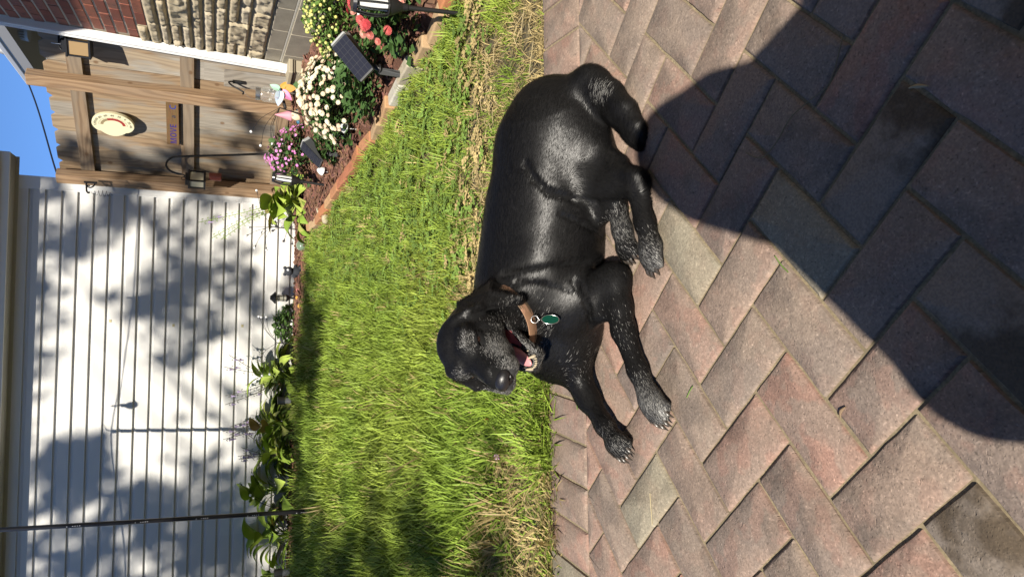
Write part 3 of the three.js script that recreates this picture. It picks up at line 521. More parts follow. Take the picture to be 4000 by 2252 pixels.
  paw(n3, PY(2592, 1640, .012), .028, .022); paw(f3, PY(2440, 1768, .012), .028, .022); paw(hp, PY(2545, 1048, .012), .027, .021); paw(g2, PY(2462, 1000, .012), .023, .018, .012);
  // --- head
  const toCam = AF.clone().negate(), m = V(0, 0, 0).addScaledVector(AY, -.0366).addScaledVector(AX, .0615).addScaledVector(toCam, .0625).normalize();
  const e = V(0, 0, 0).addScaledVector(AY, 1).addScaledVector(AX, .18).addScaledVector(toCam, .408); e.addScaledVector(m, -e.dot(m)).normalize();
  const U = m.clone().cross(e), H0 = V(-.139, .331, -1.30), HP = (r, u, f) => H0.clone().addScaledVector(e, r).addScaledVector(U, u).addScaledVector(m, f);
  const HA = [e, U, m];
  ell(HP(0, -.024, -.050), HA, [.066, .060, .064], .02);                 // skull
  cap(HP(0, -.078, -.095), .058, W(-.072, .235, 1.395), .068, .035);          // nape
  for (const s of [-1, 1]) { ell(HP(s * .040, -.052, -.030), HA, [.034, .036, .046], .025); cap(HP(s * .024, .012, -.008), .018, HP(s * .042, .006, -.022), .020, .014); }   // cheeks, brows
  cap(HP(0, -.016, .0), .034, HP(0, -.004, .068), .0275, .025);          // muzzle bridge
  for (const s of [-1, 1]) { cap(HP(s * .024, -.034, .012), .029, HP(s * .0175, -.020, .078), .0245, .012); cap(HP(s * .040, -.052, -.006), .016, HP(s * .028, -.040, .05), .016, .012); }   // upper lips
  ell(HP(0, -.003, .086), HA, [.020, .018, .014], .012);
  for (const s of [-1, 1]) { ell(HP(s * .0405, -.004, .010), HA, [.0115, .0036, .012], .004, true); cap(HP(s * .031, .003, .010), .0042, HP(s * .051, .0015, -.002), .0042, .006); cap(HP(s * .031, -.0105, .012), .0036, HP(s * .050, -.0105, -.001), .0036, .006); }
  // lower jaw, dropped open
  for (const s of [-1, 1]) cap(HP(s * .037, -.096, -.014), .016, HP(s * .0150, -.115, .066), .0105, .01);
  cap(HP(0, -.112, -.02), .026, HP(0, -.121, .058), .0125, .016);
  cap(HP(0, -.092, -.05), .044, HP(.01, -.125, -.085), .05, .035);       // throat
  // mouth opening: a wedge between the jaws
  for (const f of [-.006, .006, .018, .030, .042, .054, .066, .078, .092]) { const t = clamp(f / .09); ell(HP(0, lerp(-.0755, -.0785, t), f), HA, [lerp(.060, .035, t), lerp(.009, .0265, t), .013], .004, true); }
  // collar line round the neck, measured before the ears are laid over it
  const CO = { c0: V(-.072, .262, -1.405), ax: V(-.36, .72, .50).normalize(), n: 72, P: [], N: [] };
  { const s1 = V(1, 0, 0).addScaledVector(CO.ax, -CO.ax.x).normalize(), s2 = CO.ax.clone().cross(s1); for (let i = 0; i < CO.n; i++) { const a = i / CO.n * 6.2832, d = s1.clone().multiplyScalar(Math.cos(a)).addScaledVector(s2, Math.sin(a)); let t = .03; while (t < .16 && sdf(CO.c0.x + d.x * t, CO.c0.y + d.y * t, CO.c0.z + d.z * t) < .004) t += .001; CO.P.push(t); CO.N.push(d); } }
  // ears: near one hangs beside the cheek, far one shows past the head
  { const a = HP(.050, .0, -.062), b = HP(.056, -.045, -.112), c = HP(.083, -.036, -.040), d = HP(.107, -.104, -.094), t = HP(.103, -.108, -.001), o = HP(.103, -.068, -.052);
    tri(a, b, c, .006, .012); tri(c, o, b, .006, .006); tri(b, o, d, .0055, .006); tri(c, o, t, .0055, .006); tri(o, d, t, .005, .006);
    cap(a, .013, HP(.072, -.018, -.048), .010, .014); cap(HP(.072, -.018, -.048), .009, c, .006, .012);
    const a2 = HP(-.050, .010, -.040), b2 = HP(-.052, -.01, -.09), c2 = HP(-.078, -.032, -.008), d2 = HP(-.088, -.06, -.06), t2 = HP(-.074, -.072, .046);
    tri(a2, b2, c2, .0065); tri(b2, c2, d2, .006, .01); tri(c2, d2, t2, .0055, .008); cap(a2, .013, c2, .006, .014); }
  // skin folds behind the shoulder, along the flank and round the thigh, pressed into the surface
  const surf = (x, y) => { const r = ray(x, y).normalize(), p = CAM.clone().addScaledVector(r, 1.15); for (let i = 0; i < 700; i++) { if (sdf(p.x, p.y, p.z) < 0) return p; p.addScaledVector(r, .001); } return null; };
  DOG.surf = surf;
  for (const [w, k, path] of [[.0003, .012, [[1960, 1085], [2090, 1062], [2230, 1040], [2345, 1022]]], [.0002, .010, [[2010, 1115], [2120, 1125], [2220, 1150]]], [.0012, .016, [[2050, 660], [2085, 715], [2140, 765], [2235, 785], [2325, 785]]], [.0003, .012, [[2190, 850], [2270, 885], [2350, 935]]], [.0008, .014, [[2240, 1120], [2290, 1200], [2300, 1290]]]]) {
    const P3 = path.map(p => surf(...p)).filter(Boolean); for (let i = 0; i < P3.length - 1; i++) cap(P3[i], w, P3[i + 1], w, k, true);
  }
  // --- mesh it (surface nets)
  const idx = new Int32Array(nx * ny * nz).fill(-1), pos = [], tris = [];
  const CE = []; for (let a = 0; a < 8; a++) for (const b of [1, 2, 4]) if (!(a & b)) CE.push([a, a | b]);
  for (let k = 0; k < nz - 1; k++) for (let j = 0; j < ny - 1; j++) for (let i = 0; i < nx - 1; i++) {
    const o = at(i, j, k), v = [F[o], F[o + 1], F[o + nx], F[o + nx + 1], F[o + nx * ny], F[o + nx * ny + 1], F[o + nx * ny + nx], F[o + nx * ny + nx + 1]];
    let neg = 0; for (let q = 0; q < 8; q++) if (v[q] < 0) neg++; if (neg === 0 || neg === 8) continue;
    let sx = 0, sy = 0, sz = 0, c = 0; for (const [a, b] of CE) if ((v[a] < 0) !== (v[b] < 0)) { const t = v[a] / (v[a] - v[b]); sx += (a & 1) + ((b & 1) - (a & 1)) * t; sy += (a >> 1 & 1) + ((b >> 1 & 1) - (a >> 1 & 1)) * t; sz += (a >> 2) + ((b >> 2) - (a >> 2)) * t; c++; }
    idx[o] = pos.length / 3; pos.push(lo.x + (i + sx / c) * hs, lo.y + (j + sy / c) * hs, lo.z + (k + sz / c) * hs);
  }
  const st = [1, nx, nx * ny];
  for (let k = 1; k < nz - 1; k++) for (let j = 1; j < ny - 1; j++) for (let i = 1; i < nx - 1; i++) {
    const o = at(i, j, k), a = F[o] < 0;
    for (let ax = 0; ax < 3; ax++) { const b = F[o + st[ax]] < 0; if (a === b) continue; const u = st[(ax + 1) % 3], w = st[(ax + 2) % 3]; const q = [idx[o - u - w], idx[o - w], idx[o], idx[o - u]]; if (q.some(x => x < 0)) continue; if (a) tris.push(q[0], q[1], q[2], q[0], q[2], q[3]); else tris.push(q[0], q[2], q[1], q[0], q[3], q[2]); }
  }
  const grad = p => { const h = .003; return V(sdf(p.x + h, p.y, p.z) - sdf(p.x - h, p.y, p.z), sdf(p.x, p.y + h, p.z) - sdf(p.x, p.y - h, p.z), sdf(p.x, p.y, p.z + h) - sdf(p.x, p.y, p.z - h)).normalize(); };
  const nv = pos.length / 3, nor = new Float32Array(nv * 3), col = new Float32Array(nv * 3), gry = new Float32Array(nv), mth = new Uint8Array(nv);
  const hc = p => { const q = p.clone().sub(H0); return [q.dot(e), q.dot(U), q.dot(m)]; };
  const near = (p, q, a, b) => 1 - sstep(a, b, p.distanceTo(q));
  function greyAt(p) {
    const [r, u, f] = hc(p); let g = 0; const inHead = p.distanceTo(H0) < .19;
    if (inHead) {
      g = Math.max(g, .75 * sstep(.0, .045, f) * sstep(.014, -.010, u) * (u > -.075 ? 1 : .5));                 // sides of the muzzle
      g = Math.max(g, .5 * sstep(-.035, .03, f) * sstep(-.02, -.06, u) * (u > -.09 ? 1 : .2));                   // cheeks
      for (const s of [-1, 1]) g = Math.max(g, .5 * near(p, HP(s * .034, .014, .0), .006, .028), .5 * near(p, HP(s * .025, -.012, .022), .008, .024));
      g = Math.max(g, .55 * near(p, HP(0, -.121, .070), .012, .028), .5 * near(p, HP(.046, -.075, .0), .008, .02));
    }
    g = Math.max(g, .85 * near(p, n3.clone().lerp(PY(2592, 1640, .012), .55), .03, .10), .42 * near(p, f3.clone().lerp(PY(2440, 1768, .012), .8), .02, .09), .75 * near(p, PY(2545, 1010, .012), .025, .075), .55 * near(p, g1, .02, .07));
    g = Math.max(g, .38 * near(p, PY(2335, 365, .08), .012, .04), .06 * near(p, W(-.15, .06, 1.36), .02, .08), .05 * near(p, n1, .02, .09));
    return clamp(g);
  }
  for (let i = 0; i < nv; i++) {
    const p = V(pos[i * 3], pos[i * 3 + 1], pos[i * 3 + 2]), g = grad(p); nor.set([g.x, g.y, g.z], i * 3);
    const [r, u, f] = hc(p); let gr = gry[i] = greyAt(p);
    const inM = f > -.008 && f < .10 && Math.abs(r) < .045 && Math.abs(u - lerp(-.0755, -.0785, f / .09)) < lerp(.011, .030, f / .09) && (u < -.07 ? g.dot(U) > .25 : g.dot(U) < -.25);
    const v = .55 + .9 * vnoise(p.x * 420, p.y * 420, p.z * 420); let c = lerp(.0085, .075, gr * gr * v) ; c = [c, c, c * 1.03];
    if (inM) { c = [.27, .075, .08]; mth[i] = 1; if (Math.abs(r) > .017 && u < -.095) c = [.03, .016, .017]; }
    col.set(c, i * 3);
  }
  const geo = new THREE.BufferGeometry(); geo.setAttribute('position', new THREE.Float32BufferAttribute(pos, 3)); geo.setAttribute('normal', new THREE.BufferAttribute(nor, 3)); geo.setAttribute('color', new THREE.BufferAttribute(col, 3)); geo.setIndex(tris);
  const dog = thing('dog', 'black labrador type dog with greying muzzle lying on the paving', 'dog');
  part('body', geo, new THREE.MeshPhysicalMaterial({ vertexColors: true, roughness: .8, specularIntensity: .2 }), dog);
  
  // --- coat: short hairs lying along the body
  {
    const R = RNG(77), N = 380000, hg = new THREE.BufferGeometry();
    hg.setAttribute('position', new THREE.Float32BufferAttribute([-.5, 0, 0, .5, 0, 0, -.38, .12, .55, .38, .12, .55, 0, .10, 1], 3)); hg.setIndex([0, 1, 3, 0, 3, 2, 2, 3, 4]); hg.computeVertexNormals();
    const nt = tris.length / 3, cum = new Float64Array(nt); let A = 0; const a = V(0, 0, 0), b = V(0, 0, 0), c = V(0, 0, 0), P = (v, i) => v.set(pos[i * 3], pos[i * 3 + 1], pos[i * 3 + 2]);
    for (let t = 0; t < nt; t++) { P(a, tris[t * 3]); P(b, tris[t * 3 + 1]); P(c, tris[t * 3 + 2]); const hd = a.distanceTo(H0) < .15 ? 2.6 : 1; A += b.sub(a).cross(c.sub(a)).length() * hd * (a.y < .004 ? 0 : 1); cum[t] = A; }
    const im = new THREE.InstancedMesh(hg, new THREE.MeshPhysicalMaterial({ roughness: .38, specularIntensity: .62, side: THREE.DoubleSide }), N); im.name = 'coat'; im.userData.kind = 'stuff';
    const M = new THREE.Matrix4(), cc = new THREE.Color(), z = V(0, 0, 0), x = V(0, 0, 0), legs = [[elb, n3], [f0, f3], [knee, hp], [g0, g2]];
    let n = 0;
    for (let tr = 0; n < N && tr < N * 2; tr++) {
      const q = R() * A; let l = 0, h = nt - 1; while (l < h) { const md = l + h >> 1; if (cum[md] < q) l = md + 1; else h = md; }
      const i0 = tris[l * 3]; if (mth[i0] || mth[tris[l * 3 + 1]]) continue; P(a, i0); P(b, tris[l * 3 + 1]); P(c, tris[l * 3 + 2]);
      let s = R(), t = R(); if (s + t > 1) { s = 1 - s; t = 1 - t; } const p = a.clone().addScaledVector(b.sub(a), s).addScaledVector(c.sub(a), t);
      const [hr, hu, hf] = hc(p); if (Math.abs(hr) < .021 && Math.abs(hu + .002) < .02 && hf > .078) continue;     // leave the nose bare
      let eye = false; for (const sg of [-1, 1]) if (Math.hypot(hr - sg * .0405, hu + .004, (hf - .006) * .5) < .011) eye = true; if (eye) continue;
      const N0 = V(nor[i0 * 3], nor[i0 * 3 + 1], nor[i0 * 3 + 2]);
      let dir = V(.85, -.28, .12), len = .0135;
      const dh = p.distanceTo(H0); const kh = 1 - sstep(.10, .17, dh); if (kh > 0) { const d2 = m.clone().multiplyScalar(-1).addScaledVector(e, hr * 9).addScaledVector(U, -.25); dir.lerp(d2, kh); len = lerp(len, .006, kh); }
      for (const [u0, u1] of legs) { const d = u1.clone().sub(u0), tt = clamp(p.clone().sub(u0).dot(d) / d.lengthSq()), dist = p.distanceTo(u0.clone().addScaledVector(d, tt)), kk = 1 - sstep(.05, .08, dist); if (kk > 0) { dir.lerp(d.normalize().add(V(0, -.2, 0)), kk); len = lerp(len, .0075, kk); } }
      if (p.x > .40) dir.lerp(V(.1, -.7, .6), sstep(.40, .5, p.x) * .8);
      dir.addScaledVector(V(vnoise(p.x * 26, p.y * 26, p.z * 26) - .5, vnoise(p.x * 26 + 40, p.y * 26, p.z * 26) - .5, vnoise(p.x * 26, p.y * 26 + 40, p.z * 26) - .5), .6);
      dir.add(V(R() - .5, R() - .5, R() - .5).multiplyScalar(.26)); dir.addScaledVector(N0, -dir.dot(N0)).normalize();
      const lift = .015 + .13 * R() * (.4 + 1.2 * vnoise(p.x * 60, p.y * 60, p.z * 60)) * (dh < .16 ? .7 : 1); z.copy(dir).addScaledVector(N0, lift).normalize(); x.copy(N0).cross(z).normalize(); const y = z.clone().cross(x);
      const g = gry[i0]; const L = len * (.6 + .8 * R()), wd = (.00045 + .0004 * R()) * (dh < .16 ? .75 : 1);
      M.makeBasis(x.multiplyScalar(wd), y.multiplyScalar(L), z.clone().multiplyScalar(L)); M.setPosition(p.addScaledVector(N0, -.0006)); im.setMatrixAt(n, M);
      const white = R() < g * .72; const k = white ? .10 + .30 * R() : .003 + .012 * R(); cc.setRGB(k, k * (white ? .98 : .97), k * (white ? .93 : 1.0)); im.setColorAt(n, cc); n++;
    }
    im.count = n; shadows(im); dog.add(im);
  }
  // --- nose, eyes, teeth, tongue, claws
  const noseM = new THREE.MeshPhysicalMaterial({ color: rgb(.012, .011, .012), roughness: .38, clearcoat: .4, clearcoatRoughness: .35, bumpMap: btex(128, 128, (u, v) => tn(u, v, 40, 4), .4), bumpScale: .0002 });
  { const g = new THREE.SphereGeometry(1, 40, 28), p = g.attributes.position;
    for (let i = 0; i < p.count; i++) { let x = p.getX(i), y = p.getY(i), z = p.getZ(i); const w = 1 - .28 * sstep(.1, -1, y); let X = x * .0215 * w, Y = y * .0165, Z = z * .014;
      for (const s of [-1, 1]) { const d = Math.hypot(X - s * .0095, (Y + .002) * 1.2); if (z > 0) Z -= .009 * (1 - sstep(.002, .0055, d)); const d2 = Math.hypot(X - s * .0165, (Y + .006) * .8); if (z > -.2) Z -= .004 * (1 - sstep(.001, .004, d2)); }
      if (z > 0) Z -= .003 * (1 - sstep(0, .0022, Math.abs(X))) * sstep(.004, -.006, Y); p.setXYZ(i, X, Y, Z); }
    g.computeVertexNormals(); const nm = part('nose', g, noseM, dog); nm.matrixAutoUpdate = true; const B = new THREE.Matrix4().makeBasis(e, U.clone().applyAxisAngle(e, .15), m.clone().applyAxisAngle(e, .15)); nm.quaternion.setFromRotationMatrix(B); nm.scale.setScalar(1.1); nm.position.copy(HP(0, -.001, .096)); }
  for (const s of [-1, 1]) { const m1 = part('eye', new THREE.SphereGeometry(.0092, 20, 14), new THREE.MeshPhysicalMaterial({ color: rgb(.02, .009, .006), roughness: .12, clearcoat: 1, clearcoatRoughness: .05 }), dog); m1.position.copy(HP(s * .0395, -.0045, -.0005)); }
  const toothM = mat(.58, .50, .36, .35), toothG = lathe([[.0001, .011], [.0012, .0095], [.0025, .005], [.0028, 0]], 8), fangG = lathe([[.0001, .019], [.0016, .016], [.0034, .007], [.0038, 0]], 8);
  const tooth = (g, r, u, f, s = 1, lean = 0) => { const t = part('tooth', g, toothM, dog); t.quaternion.setFromRotationMatrix(new THREE.Matrix4().makeBasis(e, U, m)); t.rotateZ(lean); t.position.copy(HP(r, u, f)); t.scale.setScalar(s); };
  tooth(fangG, .0150, -.105, .068, 1.0, .10); tooth(fangG, -.0150, -.105, .068, 1.0, -.10);
  for (let i = 0; i < 6; i++) { const k = i - 2.5; tooth(toothG, k * .0042, -.107, .0755 - k * k * .0006, .62); }
  for (const s of [-1, 1]) for (let i = 0; i < 3; i++) tooth(toothG, s * (.0195 + i * .0045), -.102, .052 - i * .014, .6);
  { const g = new THREE.SphereGeometry(1, 24, 16); g.scale(.0150, .0075, .044); const t = part('tongue', g, mat(.60, .26, .27, .4), dog); t.quaternion.setFromRotationMatrix(new THREE.Matrix4().makeBasis(e, U, m)); t.position.copy(HP(0, -.095, .030)); }
  const clawM = mat(.05, .042, .035, .3); claws.forEach(([a, b]) => part('claw', ttube([a, a.clone().lerp(b, .5).add(V(0, .003, 0)), b], [.0042, .0034, .0008], 6, 6), clawM, dog));
  // --- collar with ring and green tag
  {
    const { c0, ax, n, P, N: Nn } = CO;
    const S = P.map((t, i) => { let q = 0; for (let k = -3; k <= 3; k++) q += P[(i + k + n) % n]; return q / 7 + .0015 - .014 * sstep(-.1, .25, Nn[i].y); });
    const pos2 = [], id = [], uv = [], hw = .015;
    for (let i = 0; i <= n; i++) { const d = Nn[i % n], t = S[i % n]; for (const [o, h] of [[0, -hw], [.0025, -hw], [.003, 0], [.0025, hw], [0, hw]]) { const q = c0.clone().addScaledVector(d, t + o).addScaledVector(ax, h); pos2.push(q.x, q.y, q.z); uv.push(i / n * .7, h); } }
    for (let i = 0; i < n; i++) for (let k = 0; k < 4; k++) { const a = i * 5 + k; id.push(a, a + 1, a + 5, a + 1, a + 6, a + 5); }
    const g = new THREE.BufferGeometry(); g.setAttribute('position', new THREE.Float32BufferAttribute(pos2, 3)); g.setAttribute('uv', new THREE.Float32BufferAttribute(uv, 2)); g.setIndex(id); g.computeVertexNormals();
    const col1 = part('collar', g, new THREE.MeshStandardMaterial({ side: THREE.DoubleSide, roughness: .75, map: ctex(512, 64, (u, v) => { const n1 = tfbm(u, v, 12, 5, 3); return n1 > .56 ? [.30, .17, .10] : n1 > .47 ? [.42, .235, .15] : [.15, .10, .06]; }, [.7, .1]) }), dog);
    DOG.collar = i => c0.clone().addScaledVector(Nn[i], S[i] + .004);
    // ring and tag at the ring position that faces the camera beside the cheek
    let best = 0, bd = 1e9; for (let i = 0; i < n; i++) { const q = DOG.collar(i), v = q.clone().sub(CAM), dd = v.dot(AF), px = 2000 + v.dot(AX) / dd * 2720, py = 1126 - v.dot(AY) / dd * 2720; const D2 = Math.hypot(px - 2105, py - 1232); if (D2 < bd) { bd = D2; best = i; } }
    const q = DOG.collar(best), dn = AX.clone(); 
    const back = toCam.clone(); const B = new THREE.Matrix4().makeBasis(AY, dn.clone().negate(), back);
    const ring = new THREE.TorusGeometry(.0075, .0012, 8, 20); ring.applyMatrix4(B); ring.translate(...q.clone().addScaledVector(dn, .006).addScaledVector(back, .004).toArray());
    const ring2 = new THREE.TorusGeometry(.005, .0009, 8, 16); ring2.applyMatrix4(new THREE.Matrix4().makeBasis(back, dn.clone().negate(), AY.clone().negate())); ring2.translate(...q.clone().addScaledVector(dn, .016).addScaledVector(back, .005).toArray());
    part('ring', [ring, ring2], mat(.6, .6, .6, .25, { metalness: 1 }), col1);
    const tg = new THREE.CylinderGeometry(.0145, .0145, .0014, 28); tg.rotateX(Math.PI / 2); tg.scale(.72, 1.25, 1); const tr = new THREE.TorusGeometry(.0145, .0011, 6, 28); tr.scale(.72, 1.25, 1);
    const lean = new THREE.Matrix4().makeRotationY(.5); const place = gg => { gg.applyMatrix4(lean); gg.applyMatrix4(B); gg.translate(...q.clone().addScaledVector(dn, .038).addScaledVector(back, .006).toArray()); return gg; };
    const tgm = part('tag', place(tg), mat(.004, .085, .055, .25, { metalness: .5 }), col1); part('tag_rim', place(tr), mat(.65, .65, .65, .25, { metalness: 1 }), col1);
  }
  DOG.H0 = H0; DOG.HP = HP;
}
// ---------------------------------------------------------------- grass
{
  const R = RNG(91);
  const blade = (x, z, h, w, lean, az, out) => { const dx = Math.cos(az), dz = Math.sin(az), sx = -dz * w / 2, sz = dx * w / 2; const P = t => [x + dx * lean * h * t * t, h * (t - .18 * lean * t * t), z + dz * lean * h * t * t]; const a = P(0), b = P(.45), c = P(.8), d = P(1); const v = (p, k) => [p[0] + sx * k, p[1], p[2] + sz * k]; const q = [v(a, .8), v(a, -.8), v(b, 1), v(b, -1), v(c, .7), v(c, -.7), d]; const T = [[0, 1, 3], [0, 3, 2], [2, 3, 5], [2, 5, 4], [4, 5, 6]]; for (const t of T) for (const i of t) out.push(...q[i]); };
  const tuft = (n, h, spread, lean, seed, wk = 1) => { const Q = RNG(seed), o = []; for (let i = 0; i < n; i++) blade((Q() - .5) * spread, (Q() - .5) * spread, h * (.5 + .8 * Q()), (.0022 + .002 * Q()) * wk, lean * (.25 + 1.2 * Q()), Q() * 6.283, o); const g = new THREE.BufferGeometry(); g.setAttribute('position', new THREE.Float32BufferAttribute(o, 3)); g.computeVertexNormals(); return g; };
  const clover = seed => { const Q = RNG(seed), o = []; for (let i = 0; i < 7; i++) { const x = (Q() - .5) * .06, z = (Q() - .5) * .06, h = .012 + .022 * Q(), a0 = Q() * 6; for (let k = 0; k < 3; k++) { const a = a0 + k * 2.09, r = .007 + .003 * Q(), c = [x + Math.cos(a) * r, h + .002, z + Math.sin(a) * r], L = [x + Math.cos(a + .7) * r * .9, h, z + Math.sin(a + .7) * r * .9], M = [x + Math.cos(a - .7) * r * .9, h, z + Math.sin(a - .7) * r * .9]; const t = [x + Math.cos(a) * r * 1.5, h, z + Math.sin(a) * r * 1.5]; o.push(x, h - .002, z, ...L, ...c, x, h - .002, z, ...c, ...M, ...c, ...L, ...t, ...c, ...t, ...M); } } const g = new THREE.BufferGeometry(); g.setAttribute('position', new THREE.Float32BufferAttribute(o, 3)); g.computeVertexNormals(); return g; };
  const gm = new THREE.MeshPhysicalMaterial({ roughness: .55, specularIntensity: .5, side: THREE.DoubleSide });
  const kinds = [tuft(11, .062, .05, .8, 1), tuft(11, .052, .06, 1.1, 2, 1.25), tuft(9, .078, .045, .7, 3), tuft(8, .03, .05, 1.5, 4), clover(5), clover(6)];
  const lists = kinds.map(() => []);
  const M = new THREE.Matrix4(), q = new THREE.Quaternion(), e = new THREE.Euler(), c = new THREE.Color();
  const add = (x, z) => {
    const D = -z, y = lawnY(x, z), edge = -(z - edgeZ(x)), bare = fbm(x * 3.1 + 7, z * 3.1 + 2, 4, 3), left = sstep(.1, -.7, x);
    let straw = 0; if (D < 2.5) straw = sstep(.95, .25, edge) * sstep(-.55, .05, x) * sstep(.36, .58, bare + .05); straw = Math.max(straw, .7 * sstep(.55, .62, bare) * sstep(.9, .2, edge));
    if (R() < straw * .55) return;
    const isClover = R() < (x > -.1 ? .2 : .05) * sstep(.25, .6, edge), short = R() < straw * 1.2 + (x > .25 ? .45 : .12);
    const k = isClover ? 4 + (R() * 2 | 0) : short ? 3 : (R() * 3 | 0);
    const s = (.75 + .5 * R()) * (isClover ? 1.1 : lerp(.78, 1.3, left)) * lerp(1, 1.12, sstep(2, 5, D));
    e.set((R() - .5) * .3, R() * 6.283, (R() - .5) * .3); q.setFromEuler(e); M.compose(V(x, y - .004, z), q, V(s, s * (.75 + .5 * R()), s));
    const w = fbm(x * 2.2, z * 2.2, 8, 2), dry = R() < straw * .9 + .035 ? 1 : 0, b = .62 + .72 * R();
    if (dry) c.setRGB(.40 * b, .31 * b, .14 * b); else if (isClover) c.setRGB(.15 * b, .235 * b, .048 * b); else c.setRGB(lerp(.18, .29, w) * b, lerp(.285, .355, w) * b, lerp(.036, .055, w) * b);
    lists[k].push([M.clone(), c.clone()]);
  };
  const inBed = (x, z) => (z < -2.2 && x > edgeX(z) - .02) || z < stripZ(x) + .01;
  const strip = (z0, z1, dens) => { const n = Math.round((z0 - z1) * 6 * dens); for (let i = 0; i < n; i++) { const z = lerp(z0, z1, R()), hw = .52 * -z + .25, x = (R() * 6 - 3); if (Math.abs(x) > hw + .2 || z > edgeZ(x) - .006 || inBed(x, z)) continue; add(x, z); } };
  strip(-1.55, -2.6, 3000); strip(-2.6, -3.8, 1900); strip(-3.8, -5.75, 1250);
  // shaggy fringe leaning over the paving
  for (let i = 0; i < 900; i++) { const x = lerp(-1.0, 1.0, R()), z = edgeZ(x) - .004 - R() * .03; add(x, z); }
  const names = ['grass_tufts', 'grass_tufts', 'grass_tufts', 'grass_tufts', 'clover_patches', 'clover_patches'];
  const root = new THREE.Group(); root.name = 'lawn_grass'; root.userData = { kind: 'stuff', label: 'uneven green lawn grass with clover and straw patches', category: 'grass' }; scene.add(root);
  lists.forEach((L, k) => { if (!L.length) return; const im = new THREE.InstancedMesh(kinds[k], gm, L.length); L.forEach(([m, cc], i) => { im.setMatrixAt(i, m); im.setColorAt(i, cc); }); im.name = names[k]; im.userData.kind = 'stuff'; shadows(im); root.add(im); });
  
  // loose dry stems lying on the worn strip
  const sg = []; for (let i = 0; i < 260; i++) { const x = lerp(-.75, .8, R()), z = edgeZ(x) - .03 - R() * .55; if (fbm(x * 3.1 + 7, z * 3.1 + 2, 4, 3) < .47) continue; const L = .03 + R() * .06, a = R() * 6.28, y = lawnY(x, z) + .006 + R() * .012; sg.push(tube([[x, y, z], [x + Math.cos(a) * L * .5, y + .006, z + Math.sin(a) * L * .5], [x + Math.cos(a + .3) * L, y, z + Math.sin(a + .3) * L]], .0011, 4, 4)); }
  const st = solo('dry_stems', sg, mat(.46, .37, .2, .9), 'dry straw stems strewn on the worn edge of the lawn', 'straw'); st.userData.kind = 'stuff';
}
// ---------------------------------------------------------------- bed edging
{
  const R = RNG(101), g = thing('brick_edging', 'low curved edging of tan and orange bricks between lawn and flower bed', 'edging');
  const cm = [[.40, .165, .075], [.44, .30, .17], [.42, .20, .10], [.46, .40, .30], [.36, .14, .075], [.45, .27, .14], [.50, .47, .40]].map((c, k) => new THREE.MeshStandardMaterial({ roughness: .95, map: ctex(128, 128, (u, v) => { const s = .65 + .5 * tfbm(u, v, 6, 400 + k, 4) + .2 * tn(u, v, 60, k); return c.map(a => a * s); }, .2) }));
  const seq = [0, 1, 1, 3, 6, 5, 1, 2, 0, 4, 4, 2, 5, 0, 2, 1, 5]; let i = 0, P = EDGE.map(p => V(p[0], 0, p[1])); const cv = new THREE.CatmullRomCurve3(P), L = cv.getLength(), n = 17;
  for (let k = 0; k < n; k++) { const a = cv.getPointAt(k / n), b = cv.getPointAt((k + 1) / n), d = b.clone().sub(a), l = d.length(); const m = part('brick', board(l - .003 - R() * .006, .085, .058 + R() * .010, .009, k), cm[seq[k % seq.length]], g); const c = a.clone().add(b).multiplyScalar(.5); m.position.set(c.x + .012, lawnY(c.x, c.z) + .016 + (R() - .5) * .010, c.z); m.rotation.set(.25 * (R() - .3), Math.atan2(-d.z, d.x) + (R() - .5) * .06, (R() - .5) * .06); }
}
// stones and an old timber block at the foot of the hosta
{
  const R = RNG(103); let k = 0;
  const spots = [[1238, 640, .05, 'pale cream field stone beside the timber block'], [1256, 672, .035, 'small cream stone below the far torch light'], [1248, 812, .045, 'cream stone in front of the broad hosta'], [1262, 850, .035, 'low tan stone at the lawn edge under the hosta'], [1225, 800, .04, 'buff stone half hidden under hosta leaves']];
  for (const [x, y, s, lab] of spots) { const p = PG(x + 14, y, (a, b) => lawnY(a, b) + .02), g = new THREE.IcosahedronGeometry(s, 3), q = g.attributes.position; for (let i = 0; i < q.count; i++) { const v = V(q.getX(i), q.getY(i), q.getZ(i)), n = .75 + .5 * fbm(v.x * 30 + k * 9, v.y * 30, v.z * 30, 3); q.setXYZ(i, v.x * n * 1.2, v.y * n * .75, v.z * n); } g.computeVertexNormals(); const m = solo('field_stone', g, mat(.46, .40, .28, .95), lab, 'stone'); m.position.copy(p).add(V(0, s * .3, 0)); k++; }
  const a = PG(1262, 715, (x, z) => lawnY(x, z) + .03); const t = solo('timber_block', board(.22, .07, .06, .006, 9), mat(.09, .055, .04, .9), 'short dark brown timber block beside the broad hosta', 'timber'); t.position.copy(a).add(V(0, .03, -.03)); t.rotation.y = .25;
}
